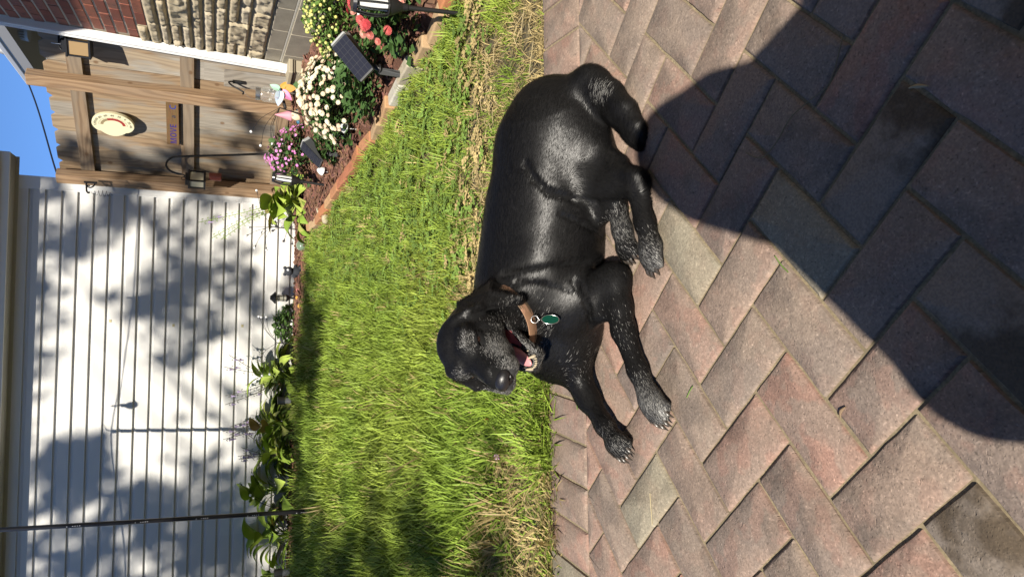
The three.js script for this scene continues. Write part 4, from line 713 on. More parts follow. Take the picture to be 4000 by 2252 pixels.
// ---------------------------------------------------------------- plant builders
const leafMats = [mat(.075, .145, .03, .6, { side: THREE.DoubleSide }), mat(.055, .115, .028, .6, { side: THREE.DoubleSide }), mat(.10, .18, .035, .55, { side: THREE.DoubleSide })];
function leafCloud(R, n, cx, h, rx, rz, size, dome = true) {          // many small leaves filling a dome
  const o = [], nn = [];
  for (let i = 0; i < n; i++) { const a = R() * 6.283, r = Math.sqrt(R()), y = h * (dome ? Math.sqrt(Math.max(0, 1 - r * r)) : 1) * (.25 + .75 * Math.pow(R(), .6)); const x = cx + Math.cos(a) * r * rx, z = Math.sin(a) * r * rz; const s = size * (.6 + .8 * R()), az = R() * 6.28, el = (R() - .35) * 1.4; const d = V(Math.cos(az) * Math.cos(el), Math.sin(el), Math.sin(az) * Math.cos(el)), w = V(-Math.sin(az), (R() - .5) * .8, Math.cos(az)).normalize().multiplyScalar(s * .36), b = V(x, y, z), t = b.clone().addScaledVector(d, s), m = b.clone().addScaledVector(d, s * .5), up = V(0, s * .08, 0); const l = m.clone().add(w).add(up), q = m.clone().sub(w).add(up); for (const v of [b, l, m, b, m, q, m, l, t, m, t, q]) o.push(v.x, v.y, v.z); }
  const g = new THREE.BufferGeometry(); g.setAttribute('position', new THREE.Float32BufferAttribute(o, 3)); g.computeVertexNormals(); return g;
}
function daisy(np, r, w, layers, cup) {             // blossom from pointed petals
  const o = []; for (let l = 0; l < layers; l++) { const rr = r * (1 - .22 * l), y0 = l * r * .10, n = np - l * 2; for (let i = 0; i < n; i++) { const a = i / n * 6.283 + l * .4, ww = w * (1 - .1 * l), ca = Math.cos(a), sa = Math.sin(a), P = (t, k) => [ca * rr * t - sa * k * ww, y0 + cup * rr * t * t * (1 + l * .5) - (k ? .02 * r : 0), sa * rr * t + ca * k * ww]; const b = P(.08, 0), L = P(.6, .5), Q = P(.6, -.5), m = P(.62, 0), t = P(1, 0); m[1] += .03 * r; for (const v of [b, m, L, b, Q, m, m, t, L, m, Q, t]) o.push(...v); } }
  const g = new THREE.BufferGeometry(); g.setAttribute('position', new THREE.Float32BufferAttribute(o, 3)); g.computeVertexNormals(); return g;
}
function stems(R, n, h, rx, rz) { const l = []; for (let i = 0; i < n; i++) { const a = R() * 6.28, r = R(); l.push(rod([0, 0, 0], [Math.cos(a) * r * rx, h * (.5 + .45 * R()), Math.sin(a) * r * rz], .0022, 4)); } return l; }
function mum(o) {
  const R = RNG(o.seed), g = thing('chrysanthemum', o.label, 'flower plant', o.pos);
  part('stems', stems(R, 14, o.h, o.rx * .8, o.rz * .8), leafMats[1], g);
  part('foliage', leafCloud(R, o.leaves, 0, o.h, o.rx, o.rz, o.leaf), leafMats[o.lm ?? 1], g);
  let n = 0, tr = 0; while (n < o.n && tr++ < 4000) {
    const a = R() * 6.283, r = Math.pow(R(), .55), x = Math.cos(a) * r * o.rx, z = Math.sin(a) * r * o.rz, y = o.h * Math.sqrt(Math.max(0, 1 - r * r * .93)) * (.9 + .14 * R());
    if (o.keep && !o.keep(x / o.rx, y / o.h, z / o.rz, R)) continue;
    const m = part('blossom', o.geo, o.mats[R() * o.mats.length | 0], g); m.position.set(x, y + .006, z); const nrm = V(x / o.rx * .9 + (R() - .5) * .7, .75, z / o.rz * .9 + .25 + (R() - .5) * .7).normalize(); m.quaternion.setFromUnitVectors(V(0, 1, 0), nrm); m.rotateY(R() * 6); m.scale.setScalar((.75 + .5 * R())); n++;
  }
  return g;
}
function hostaLeaf(L, W, bend, seed) {              // broad pointed leaf with a folded midrib, along +z
  const nu = 8, nv = 3, pos = [], idx = []; for (let i = 0; i <= nu; i++) { const t = i / nu, w = W * Math.pow(Math.sin(Math.PI * Math.pow(t, .72)), .8) * (t < 1 ? 1 : 0), y = bend * L * Math.sin(t * 1.9) * .55 - bend * L * t * t * .55, z = L * t * (1 - .12 * bend * t); for (let j = -nv; j <= nv; j++) { const k = j / nv; pos.push(k * w, y + Math.abs(k) * w * .28 - .012 * W * Math.cos(k * 18), z); } }
  const S = 2 * nv + 1; for (let i = 0; i < nu; i++) for (let j = 0; j < 2 * nv; j++) { const a = i * S + j; idx.push(a, a + S, a + 1, a + 1, a + S, a + S + 1); }
  const g = new THREE.BufferGeometry(); g.setAttribute('position', new THREE.Float32BufferAttribute(pos, 3)); g.setIndex(idx); g.computeVertexNormals(); return g;
}
const HL = [hostaLeaf(1, .30, .5, 1), hostaLeaf(1, .34, .8, 2), hostaLeaf(1, .26, .3, 3), hostaLeaf(1, .13, .6, 4), hostaLeaf(1, .09, .5, 5)];
const hostaM = [[.27, .37, .055], [.33, .42, .08], [.20, .30, .045], [.14, .22, .04], [.35, .37, .10]].map(c => new THREE.MeshPhysicalMaterial({ color: rgb(...c), roughness: .5, specularIntensity: .35, side: THREE.DoubleSide }));
const driedM = mat(.30, .20, .09, .9, { side: THREE.DoubleSide });
function hosta(o) {
  const R = RNG(o.seed), g = thing('hosta', o.label, 'plant', o.pos, 0, o.group);
  const st = [];
  for (let i = 0; i < o.n; i++) {
    const a = R() * 6.283, ring = R(), L = o.L * (.65 + .6 * R()), el = lerp(1.15, .15, ring), h = o.h * lerp(1, .25, ring) * (.7 + .5 * R()), rr = o.r * ring * (.5 + .6 * R());
    const base = V(Math.cos(a) * rr, h, Math.sin(a) * rr); st.push(tube([[Math.cos(a) * .015, 0, Math.sin(a) * .015], [base.x * .5, h * .7, base.z * .5], base], .0035, 6, 5));
    const m = part('leaf', HL[o.kinds[R() * o.kinds.length | 0]], R() < (o.dry || 0) ? driedM : hostaM[o.cols[R() * o.cols.length | 0]], g); m.position.copy(base); m.rotation.order = 'YXZ'; m.rotation.set(-el * .5 + ring * .55, Math.PI / 2 - a, (R() - .5) * .7); m.scale.setScalar(L);
  }
  part('leaf_stalks', st, hostaM[2], g);
  return g;
}
function stalk(o) {           // hosta flower stem with seed pods and a few hanging lilac bells
  const g = o.parent, A = o.a, B = o.b, R = RNG(o.seed), mid = A.clone().lerp(B, .5).add(V(o.sag || .03, .03, 0)), cv = new THREE.CatmullRomCurve3([A, mid, B]);
  const list = [new THREE.TubeGeometry(cv, 14, .0022, 5)]; const n = o.pods;
  for (let i = 0; i < n; i++) { const p = cv.getPointAt(.35 + .64 * i / n), s = i % 2 ? 1 : -1, q = p.clone().add(V(s * .017, .006 + .006 * R(), .006 * (R() - .5))); list.push(rod(p, q, .0011, 4)); list.push(rod(q, q.clone().add(V(s * .004, -.012, 0)), .0024, 5)); }
  part('flower_stalk', list, o.mat || hostaM[2], g);
  for (let i = 0; i < (o.bells || 0); i++) { const p = cv.getPointAt(.9 - .1 * i), b = lathe([[.0015, .034], [.004, .028], [.006, .015], [.013, 0]], 6); b.rotateX(Math.PI - .3); const m = part('lilac_bell', b, lilacM, g); m.position.copy(p).add(V(.012 * (i % 2 ? 1 : -1), -.004, .01)); }
}

const lilacM = mat(.42, .34, .52, .7, { side: THREE.DoubleSide }), stalkM = mat(.14, .13, .10, .8);
// ---------------------------------------------------------------- flowers in the bed
const bedAt = (x, y) => PG(x, y, bedY), stripAt = (x, y) => PG(x, y, (a, b) => Math.max(stripY(a, b), lawnY(a, b)));
const fl = (c, k) => c.map(a => mat(...a, .75, { side: THREE.DoubleSide }));
{
  let p = bedAt(1405, 400);
  mum({ seed: 201, label: 'cream white chrysanthemum bush in full bloom beside the splash box', pos: [p.x + .05, p.y - .01, p.z - .12], h: .30, rx: .25, rz: .20, leaves: 900, leaf: .04, lm: 1, n: 295, geo: daisy(11, .0155, .0075, 2, .25), mats: fl([[.72, .64, .46], [.70, .58, .40], [.74, .69, .54], [.66, .50, .36]]) });
  p = bedAt(1420, 90);
  mum({ seed: 202, label: 'green chrysanthemum with small yellow buds against the house foundation', pos: [p.x + .12, p.y - .01, p.z - .22], h: .27, rx: .26, rz: .26, leaves: 1300, leaf: .03, lm: 2, n: 190, geo: new THREE.IcosahedronGeometry(.0075, 1), mats: fl([[.62, .58, .16], [.58, .56, .22], [.50, .54, .16]]) });
  p = bedAt(1640, 62);
  mum({ seed: 203, label: 'coral pink chrysanthemum with large blooms beside the near torch light', pos: [p.x + .03, p.y - .01, p.z - .10], h: .26, rx: .15, rz: .17, leaves: 420, leaf: .045, lm: 1, n: 46, geo: daisy(20, .022, .0055, 4, .35), mats: fl([[.62, .13, .12], [.66, .22, .18], [.70, .34, .27], [.55, .07, .08]]) });
  p = bedAt(1235, 610);
  mum({ seed: 204, label: 'mauve pink flowering plant between the fence and the far spotlight', pos: [p.x + .03, p.y - .01, p.z - .18], h: .31, rx: .20, rz: .17, leaves: 420, leaf: .04, lm: 1, n: 170, geo: daisy(7, .011, .0085, 1, .2), mats: fl([[.56, .20, .46], [.60, .26, .50], [.50, .15, .40]]), keep: (x, y, z, R) => Math.hypot(x - .25, z - .2) > .42 });
  p = bedAt(1330, 520); const R = RNG(7);
  const lg = thing('leafy_perennial', 'low bushy green perennial below the cream chrysanthemum', 'plant', [p.x, p.y, p.z - .05]); part('foliage', leafCloud(R, 500, 0, .15, .17, .14, .035), leafMats[1], lg);
  const q = bedAt(1480, 330), l2 = thing('leafy_perennial', 'dark green leafy perennial behind the near solar spotlight', 'plant', [q.x + .05, q.y, q.z - .06]); part('foliage', leafCloud(R, 520, 0, .20, .20, .17, .045), leafMats[1], l2);
  const s = bedAt(1560, 200), l3 = thing('leafy_perennial', 'small green seedling clump in the mulch beside the coral blooms', 'plant', [s.x + .12, s.y, s.z - .1]); part('foliage', leafCloud(R, 160, 0, .09, .10, .09, .035), leafMats[0], l3);
}
// ---------------------------------------------------------------- hostas and border plants along the shed
{
  let p = stripAt(1235, 815); p = V(p.x + .06, p.y, p.z - .22);
  const big = hosta({ seed: 301, label: 'broad yellow-green hosta with tall seed stalks beside the far torch light', pos: p.toArray(), n: 44, L: .20, h: .24, r: .17, kinds: [0, 1, 1, 2], cols: [0, 1, 1, 4, 2], dry: .07 });
  const loc = (x, y, D) => PD(x, y, D).sub(p);
  stalk({ parent: big, a: V(.02, .15, 0), b: loc(775, 868, 5.55), pods: 20, seed: 1, bells: 2, sag: -.02 }); stalk({ parent: big, a: V(0, .15, 0), b: loc(825, 930, 5.5), pods: 22, seed: 2, sag: .01 }); stalk({ parent: big, a: V(-.02, .15, .02), b: loc(862, 935, 5.45), pods: 18, seed: 3, sag: .02 });
  const rows = [
    [1150, 1010, .12, 3, 'tuft of narrow green leaves beside the green glass ball', 26, [3, 4], [2, 1, 0]],
    [1155, 1115, .13, 4, 'drooping narrow-leaved clump between dark figurine and pagoda light', 24, [3, 4], [2, 1, 0]],
    [1172, 1465, .17, 5, 'dense green hosta clump under the drooping firefly lights', 40, [2, 3, 3], [2, 0, 1]],
    [1165, 1660, .17, 6, 'yellow-green narrow hosta right of the metal stake light', 52, [3, 3, 2], [0, 4, 1, 2]],
    [1165, 1760, .15, 7, 'loose pale hosta with chewed leaves between two bushy clumps', 30, [2, 3], [0, 1, 2]],
    [1165, 1905, .20, 8, 'tall round-leaved hosta beside the garden pole', 16, [0, 1, 2], [2, 0, 1]],
    [1165, 2085, .19, 9, 'dark shaded round-leaved hosta left of the garden pole', 20, [0, 1], [2, 0, 1]],
    [1165, 2230, .15, 10, 'small shaded hosta at the far left of the strip', 14, [0, 2], [2, 0, 1]]];
  for (const [x, y, L, sd, lab, n, kinds, cols] of rows) { const q = stripAt(x, y); const z = q.z - .17; const o = V(q.x * (1 + .17 / -q.z), stripY(q.x, z) + .01, z); const h = hosta({ seed: 310 + sd, label: lab, pos: o.toArray(), n: Math.round(n * (sd > 7 ? 1.1 : 1.6)), L: L * 1.05, h: L * 1.25, r: L * 1.1, kinds, cols, dry: .03 });
    if ([5, 6, 7].includes(sd)) for (let i = 0; i < 5; i++) { const R = RNG(sd * 31 + i); stalk({ parent: h, a: V((R() - .5) * .1, L * .6, 0), b: V((R() - .5) * .45, .28 + .28 * R(), (R() - .3) * .15), pods: 9, seed: sd * 7 + i, bells: R() < .6 ? 2 : 1, mat: stalkM, sag: (R() - .5) * .08 }); }
    if ([3, 4].includes(sd)) for (let i = 0; i < 3; i++) { const R = RNG(sd * 37 + i); stalk({ parent: h, a: V(0, L * .5, 0), b: V((R() - .5) * .35, .26 + .2 * R(), (R() - .3) * .1), pods: 7, seed: sd * 7 + i, bells: 1, mat: stalkM }); } }
  const q = stripAt(1165, 1265), R = RNG(44), ge = thing('geranium_clump', 'lobed-leaf geranium clump right of the drooping firefly lights', 'plant', [q.x * 1.03, q.y, q.z - .14]); part('foliage', leafCloud(R, 620, 0, .19, .17, .13, .035), leafMats[0], ge);
}
// ---------------------------------------------------------------- garden lights
const greyCase = mat(.055, .057, .06, .5), panelM = new THREE.MeshPhysicalMaterial({ roughness: .2, specularIntensity: .35, color: 0xffffff, map: ctex(128, 256, (u, v) => { const g = (Math.abs((u * 4) % 1 - .5) > .475 || Math.abs((v * 6) % 1 - .5) > .48) ? 1 : 0; return g ? [.05, .051, .058] : [.020, .022, .034]; }, 1) });
const clearM = new THREE.MeshPhysicalMaterial({ color: rgb(.75, .76, .76), roughness: .25, transmission: .5, thickness: 0 });
function spotlight(o) {     // solar spotlight: tilted panel, wedge-shaped housing, clear lens end, stake
  const g = thing('solar_spotlight', o.label, 'garden light', o.base.toArray());
  const t = o.top.clone().sub(o.base), tail = o.tail.clone().sub(o.base), ax = tail.clone().sub(t), L = ax.length(); ax.normalize();
  const side = V(0, 0, 1).cross(ax).normalize(); const nrm = ax.clone().cross(V(0, 0, 1).addScaledVector(ax, -ax.z)).normalize();
  const face = V(o.face[0], o.face[1], o.face[2]); face.addScaledVector(ax, -face.dot(ax)).normalize(); const wd = ax.clone().cross(face);
  const c = t.clone().add(tail).multiplyScalar(.5), B = new THREE.Matrix4().makeBasis(wd, ax, face), w = o.w;
  const place = q => { q.applyMatrix4(B); q.translate(c.x, c.y, c.z); return q; };
  part('solar_panel', place(new THREE.BoxGeometry(w, L * .96, .004).translate(0, 0, .003)), panelM, g);
  const s = new THREE.Shape(); s.moveTo(-L / 2, 0); s.lineTo(L / 2, 0); s.lineTo(L / 2, -w * .12); s.quadraticCurveTo(0, -w * .25, -L * .25, -w * .62); s.lineTo(-L / 2, -w * .7); s.closePath();
  const hg = new THREE.ExtrudeGeometry(s, { depth: w * .86, bevelEnabled: true, bevelSize: w * .05, bevelThickness: w * .05, bevelSegments: 2 }); hg.translate(0, 0, -w * .43); hg.rotateY(-Math.PI / 2); hg.rotateX(0); // x->z
  const h2 = new THREE.BufferGeometry().copy(hg); h2.applyMatrix4(new THREE.Matrix4().set(-1, 0, 0, 0, 0, 0, 1, 0, 0, 1, 0, 0, 0, 0, 0, 1)); part('housing', place(h2), greyCase, g);
  part('lens', place(new RoundedBoxGeometry(w * .98, L * .14, w * .66, 2, .006).translate(0, -L / 2 - L * .02, -w * .35)), clearM, g);
  const neck = c.clone().addScaledVector(face, -w * .55), e1 = V(neck.x * .35, neck.y * .55, neck.z * .35);
  part('stem', [ttube([neck, neck.clone().lerp(e1, .5), e1], [w * .14, w * .13, w * .14], 8, 10), ball(w * .17, neck.x, neck.y, neck.z, 12)], blackPlastic, g);
  part('collar_ring', (() => { const q = new THREE.TorusGeometry(w * .2, w * .05, 8, 18); q.rotateX(Math.PI / 2); q.translate(e1.x, e1.y, e1.z); return q; })(), blackPlastic, g);
  part('stake', [rod(e1, V(0, -.04, 0), w * .1, 4), box(w * .34, e1.y, w * .05, e1.x / 2, e1.y / 2, e1.z / 2)], greyCase, g);
}
{
  const b = bedAt(1583, 300); spotlight({ label: 'large solar spotlight on a stake beside the cream blooms', base: b, top: PD(1322, 158, -b.z + .02), tail: PD(1432, 292, -b.z - .02), w: .085, face: [-.5, .35, .8] });
  const c = bedAt(1326, 606); spotlight({ label: 'smaller solar spotlight in front of the mauve flowers', base: c, top: PD(1180, 566, -c.z + .02), tail: PD(1252, 642, -c.z - .02), w: .075, face: [-.7, .6, .35] });
}
function torch(o) {
  const g = thing('torch_light', o.label, 'garden light', o.base.toArray()), d = o.top.clone().sub(o.base), q = new THREE.Quaternion().setFromUnitVectors(V(0, 1, 0), d.clone().normalize()), H = d.length(), h = o.head, in_ = new THREE.Group(); in_.quaternion.copy(q);
  const tilt = geo => { geo.applyQuaternion(q); return geo; };
  part('stake', tilt(merge([cyl(.0075, .0085, H - h, 0, -.03, 0, 10), cyl(.012, .014, .02, 0, H - h - .03, 0, 10)])), blackPlastic, g);
  part('cup', tilt(lathe([[.009, H - h - .02], [.026, H - h + .012], [.034, H - h + .04], [.031, H - h + .045], [.02, H - h + .02]], 16)), blackPlastic, g);
  const cage = []; for (let i = 0; i < 11; i++) { const a = i / 11 * 6.283, pts = []; for (let k = 0; k <= 6; k++) { const t = k / 6, r = lerp(.034, .030, t) + .008 * Math.sin(t * Math.PI); pts.push(V(Math.cos(a) * r, H - h + .04 + (h - .05) * t, Math.sin(a) * r)); } cage.push(tube(pts, .0028, 8, 5)); }
  for (const t of [.0, 1]) { const tr = new THREE.TorusGeometry(t ? .030 : .034, .003, 6, 20); tr.rotateX(Math.PI / 2); tr.translate(0, H - h + .04 + (h - .05) * t, 0); cage.push(tr); }
  part('cage', tilt(merge(cage)), blackPlastic, g);
  part('diffuser', tilt(cyl(.02, .019, h - .06, 0, H - h + .042, 0, 14)), mat(.72, .73, .72, .5), g);
  part('solar_cap', tilt(cyl(.034, .030, .012, 0, H - .01, 0, 18)), mat(.02, .02, .025, .25), g);
}
{
  let b = bedAt(1776, 50), d = -b.z; torch({ label: 'black torch light on a stake beside the coral chrysanthemum', base: b, top: PD(1376, 6, d), head: .16 });
  b = bedAt(1268, 722); d = -b.z; torch({ label: 'black torch light beside the broad hosta and mauve flowers', base: b, top: PD(1064, 690, d), head: .155 });
}
{
  const capG = lathe([[.001, .040], [.012, .034], [.024, .016], [.029, 0], [.026, .002], [.002, .008]], 18);
  const list = [[1385, 272, 1462, 'white mushroom light behind the near solar spotlight'], [1312, 527, 1348, 'white mushroom light leaning under the leafy perennial'], [1340, 500, 1392, 'white mushroom light at the edge of the cream blooms'], [1396, 50, 1470, 'white mushroom light beside the coral blooms'], [1252, 668, 1282, 'white mushroom light at the foot of the smaller spotlight']];
  for (const [x, y, bx, lab] of list) { const b = bedAt(bx, y + 4), t = PD(x, y, -b.z), g = thing('mushroom_light', lab, 'garden light', b.toArray()), v = t.sub(b); part('stem', rod([0, -.02, 0], v, .003, 6), mat(.5, .5, .48, .5), g); const m = part('cap', capG, mat(.74, .75, .75, .4, { side: THREE.DoubleSide }), g); m.position.copy(v).add(V(0, -.012, 0)); m.rotation.set(.25, 0, -.2); m.scale.setScalar(.95); }
}
function fireflies(o) {      // solar firefly light: box on a stake, springy wires with a bead each
  const g = thing('firefly_light', o.label, 'garden light', o.base.toArray()), L = p => PD(p[0], p[1], o.D).sub(o.base), hub = L(o.hub);
  part('stake', [rod([0, -.03, 0], hub, .004, 6)], blackPlastic, g);
  part('solar_box', (() => { const q = new RoundedBoxGeometry(.055, .016, .055, 2, .004); q.rotateZ(.3); q.translate(hub.x + .02, hub.y - .03, hub.z + .01); return q; })(), blackPlastic, g);
  o.tips.forEach((t, i) => { const p = L(t); p.z += (i % 3 - 1) * .03; const m = hub.clone().lerp(p, .55).add(V(0, o.arch ?? .05, 0)); part('wire', tube([hub, m, p], .0016, 14, 5), blackPlastic, g); const up = p.clone().sub(m).normalize(); part('socket', rod(p, p.clone().addScaledVector(up, .018), .0042, 8), blackPlastic, g); const e = p.clone().addScaledVector(up, .022); part('bead', ball(.0098, e.x, e.y, e.z, 12), o.dark ? mat(.3, .31, .33, .3) : mat(.80, .81, .82, .3), g); });
}
{
  let b = bedAt(1225, 470); b.y -= .0; fireflies({ label: 'firefly light wires arching over the gnome and mauve flowers', base: V(b.x, b.y, b.z), D: 5.15, hub: [1092, 420], tips: [[988, 500], [1020, 556], [1060, 552], [1063, 578], [1075, 565], [1100, 552]], arch: .03 });
  b = stripAt(1180, 900); fireflies({ label: 'firefly light wires rising behind the broad hosta', base: V(b.x, b.y, -5.75), D: 5.75, hub: [1060, 885], tips: [[982, 886], [970, 916], [998, 958], [1005, 752], [1040, 965], [1022, 905]], arch: .02 });
  b = stripAt(1170, 1345); fireflies({ label: 'firefly light with wires drooping over the dense hosta clump', base: V(b.x, b.y, -5.72), D: 5.72, hub: [1082, 1338], tips: [[1016, 1246], [1024, 1248], [1040, 1247], [1022, 1392], [1026, 1455], [1052, 1448]], arch: .02 });
  b = stripAt(1170, 1990); fireflies({ label: 'dark firefly light wires beside the garden pole', base: V(b.x, b.y, -5.7), D: 5.7, hub: [1080, 1985], tips: [[945, 1898], [990, 1860], [985, 1935], [1078, 2042], [1000, 1950], [1148, 2098]], arch: .02, dark: false });
}
function stakeLight(o) { const g = thing('stake_light', o.label, 'garden light', o.base.toArray(), 0); const H = o.h; part('stake', cyl(.006, .006, H * .5, 0, -.02, 0, 8), mat(.5, .5, .5, .3, { metalness: .8 }), g); part('diffuser', cyl(.026, .026, H * .3, 0, H * .42, 0, 18), new THREE.MeshPhysicalMaterial({ color: rgb(.5, .5, .5), roughness: .25, transmission: .4, thickness: 0 }), g); part('cap', cyl(.034, .032, H * .28, 0, H * .72, 0, 20), mat(.12, .12, .12, .3, { metalness: .7 }), g); }
{ let b = stripAt(1175, 1565); stakeLight({ label: 'short metal stake light between two bushy hostas', base: V(b.x, b.y, b.z - .05), h: .17 }); b = stripAt(1175, 2236); stakeLight({ label: 'short metal stake light at the shaded end of the strip', base: V(b.x, b.y, b.z - .05), h: .19 }); }
{ // pagoda path light
  const b = stripAt(1168, 1165), g = thing('pagoda_light', 'black pagoda-roofed path light standing before the white siding', 'garden light', [b.x, b.y, b.z - .08]);
  part('stake', cyl(.008, .009, .085, 0, -.02, 0, 10), blackPlastic, g); part('base', lathe([[.001, .062], [.012, .064], [.03, .088], [.03, .094], [.001, .094]], 16), blackPlastic, g);
  const bars = []; for (let i = 0; i < 6; i++) bars.push(cyl(.0022, .0022, .085, Math.cos(i * 1.047) * .027, .092, Math.sin(i * 1.047) * .027, 5)); for (const y of [.115, .15]) { const t = new THREE.TorusGeometry(.027, .002, 5, 20); t.rotateX(Math.PI / 2); t.translate(0, y, 0); bars.push(t); } part('cage', bars, blackPlastic, g);
  part('diffuser', cyl(.022, .022, .082, 0, .093, 0, 16), new THREE.MeshPhysicalMaterial({ color: rgb(.74, .72, .6), roughness: .3, transmission: .35, thickness: 0 }), g);
  const rf = new THREE.CylinderGeometry(.02, .054, .03, 6); rf.translate(0, .193, 0); part('roof', [rf, cyl(.054, .054, .006, 0, .174, 0, 6), cyl(.018, .018, .006, 0, .208, 0, 12)], blackPlastic, g);
}
{ // dark figurine with a pale solar eye, and a green glass ball
  const b = stripAt(1185, 1060), g = thing('bear_figurine', 'small dark stone-look animal figurine with a pale round eye', 'figurine', [b.x, b.y, b.z - .06]), m = mat(.03, .034, .042, .8);
  const blob = [ball(.045, 0, .04, 0, 16), ball(.036, 0, .105, .01, 16), ball(.014, -.025, .135, .0, 10), ball(.014, .025, .135, .0, 10), ball(.017, -.03, .02, .035, 10), ball(.017, .03, .02, .035, 10), ball(.013, -.04, .06, .02, 10), ball(.013, .04, .06, .02, 10), ball(.016, 0, .098, .038, 10)]; part('body', blob, m, g); part('eye', ball(.011, .01, .115, .042, 10), mat(.7, .72, .74, .3), g);
  const c = stripAt(1200, 958), s = solo('glass_ball', ball(.045, 0, .035, 0, 24), new THREE.MeshPhysicalMaterial({ color: rgb(.16, .22, .15), roughness: .15, clearcoat: 1 }), 'green glass garden ball under the broad hosta', 'glass ball'); s.position.copy(c).add(V(0, 0, -.04));
  let k = 0; for (const [x, y, col, lab] of [[1166, 1133, [.55, .2, .2], 'small red and white ornament on the mulch strip'], [1164, 1162, [.6, .3, .04], 'orange blossom head lying at the pagoda light'], [1172, 1195, [.58, .34, .06], 'yellow orange blossom head on the mulch strip']]) { const p = stripAt(x + 8, y), m2 = solo('fallen_bloom', daisy(9, .018, .012, 2, .3), mat(...col, .8, { side: THREE.DoubleSide }), lab, 'blossom'); m2.position.copy(p).add(V(0, .02, 0)); m2.rotation.x = .9; }
}
// ---------------------------------------------------------------- things on and before the fence
const onFence = (p, turn = 0) => ({ pos: p.toArray(), turn: fenceTurn + turn });
{ // round dial thermometer, hung on its side
  const c = PF(442, 474, .01), g = thing('dial_thermometer', 'cream dial thermometer with red arc hung sideways on the fence', 'thermometer', c.toArray(), fenceTurn);
  const s = new THREE.Shape(), W = .128, K = 28; for (let i = 0; i <= K; i++) { const a = -.18 + i / K * (Math.PI + .36); s[i ? 'lineTo' : 'moveTo'](Math.cos(a) * W, Math.sin(a) * W * .72); } s.quadraticCurveTo(-W * .86, -W * .42, -W * .6, -W * .45); s.quadraticCurveTo(0, -W * 1.02, W * .6, -W * .45); s.quadraticCurveTo(W * .86, -W * .42, Math.cos(-.18) * W, Math.sin(-.18) * W * .72);
  const geo = new THREE.ExtrudeGeometry(s, { depth: .022, bevelEnabled: true, bevelSize: .004, bevelThickness: .004, bevelSegments: 2, curveSegments: 10 });
  const cv = document.createElement('canvas'); cv.width = 512; cv.height = 512; const x = cv.getContext('2d'); x.fillStyle = '#d9d3b0'; x.fillRect(0, 0, 512, 512); x.translate(256, 300);
  const nums = ['120', '100', '80', '60', '40', '20', '0', '20', '40']; x.fillStyle = '#26241c'; x.font = 'bold 40px sans-serif'; x.textAlign = 'center'; x.textBaseline = 'middle';
  for (let i = 0; i < 9; i++) { const a = Math.PI + .02 + i / 8 * (Math.PI - .04); x.save(); x.translate(Math.cos(a) * 205, Math.sin(a) * 152); x.rotate(a + Math.PI / 2); x.fillText(nums[i], 0, 0); x.restore(); }
  x.lineWidth = 3; x.strokeStyle = '#26241c'; for (let i = 0; i <= 32; i++) { const a = Math.PI + .02 + i / 32 * (Math.PI - .04), r0 = i % 4 ? 158 : 150; x.beginPath(); x.moveTo(Math.cos(a) * r0, Math.sin(a) * r0 * .72); x.lineTo(Math.cos(a) * 172, Math.sin(a) * 172 * .72); x.stroke(); }
  x.lineWidth = 34; x.strokeStyle = '#8f7f5e'; x.beginPath(); x.ellipse(0, 0, 128, 92, 0, Math.PI, Math.PI * 1.35); x.stroke(); x.strokeStyle = '#96342c'; x.beginPath(); x.ellipse(0, 0, 128, 92, 0, Math.PI * 1.35, Math.PI * 2); x.stroke();
  const ct = new THREE.CanvasTexture(cv); ct.colorSpace = THREE.SRGBColorSpace; ct.anisotropy = 8;
  const fm = new THREE.MeshStandardMaterial({ map: ct, roughness: .5 });
  const p = geo.attributes.position, u = geo.attributes.uv; for (let i = 0; i < p.count; i++) u.setXY(i, .5 + p.getX(i) / (W * 2.15), .415 + p.getY(i) / (W * 2.15));
  geo.rotateZ(-Math.PI / 2); const m = part('dial', geo, fm, g); m.position.set(-.01, 0, .004);
}
{ // painted wooden name board, its end behind the post
  const a = PF(674, 562, .022), b = PF(672, 340, .022), c = a.clone().add(b).multiplyScalar(.5), L = fenceS(b) - fenceS(a), g = thing('painted_sign', 'worn wooden board with purple painted letters on the fence rail', 'sign', c.toArray(), fenceTurn);
  const H = .082, cv = document.createElement('canvas'); cv.width = 1024; cv.height = 180; const x = cv.getContext('2d'); x.fillStyle = '#6f5434'; x.fillRect(0, 0, 1024, 180); const R = RNG(5); for (let i = 0; i < 300; i++) { x.fillStyle = `rgba(${40 + R() * 90 | 0},${30 + R() * 70 | 0},${18 + R() * 50 | 0},.35)`; x.fillRect(R() * 1024, R() * 180, 40 + R() * 160, 1 + R() * 3); }
  x.fillStyle = '#33246e'; x.font = 'bold 132px sans-serif'; x.textBaseline = 'middle'; x.fillText('MOVE', 16, 98); x.fillStyle = '#2e3040'; x.font = 'bold 92px sans-serif'; x.fillText('a', 500, 104); x.fillStyle = '#2a3a86'; x.font = 'bold 132px sans-serif'; x.fillText('C', 650, 98); x.fillStyle = '#3a3b78'; x.fillText('S', 830, 98);
  const ct = new THREE.CanvasTexture(cv); ct.colorSpace = THREE.SRGBColorSpace; ct.anisotropy = 8; const geo = new THREE.BoxGeometry(L, H, .014); const mm = mat(.16, .10, .055, .9);
  part('board', geo, mm, g); const fg = new THREE.PlaneGeometry(L * .995, H * .96); fg.translate(0, 0, .0095); part('lettering', fg, new THREE.MeshStandardMaterial({ map: ct, roughness: .9 }), g);
}
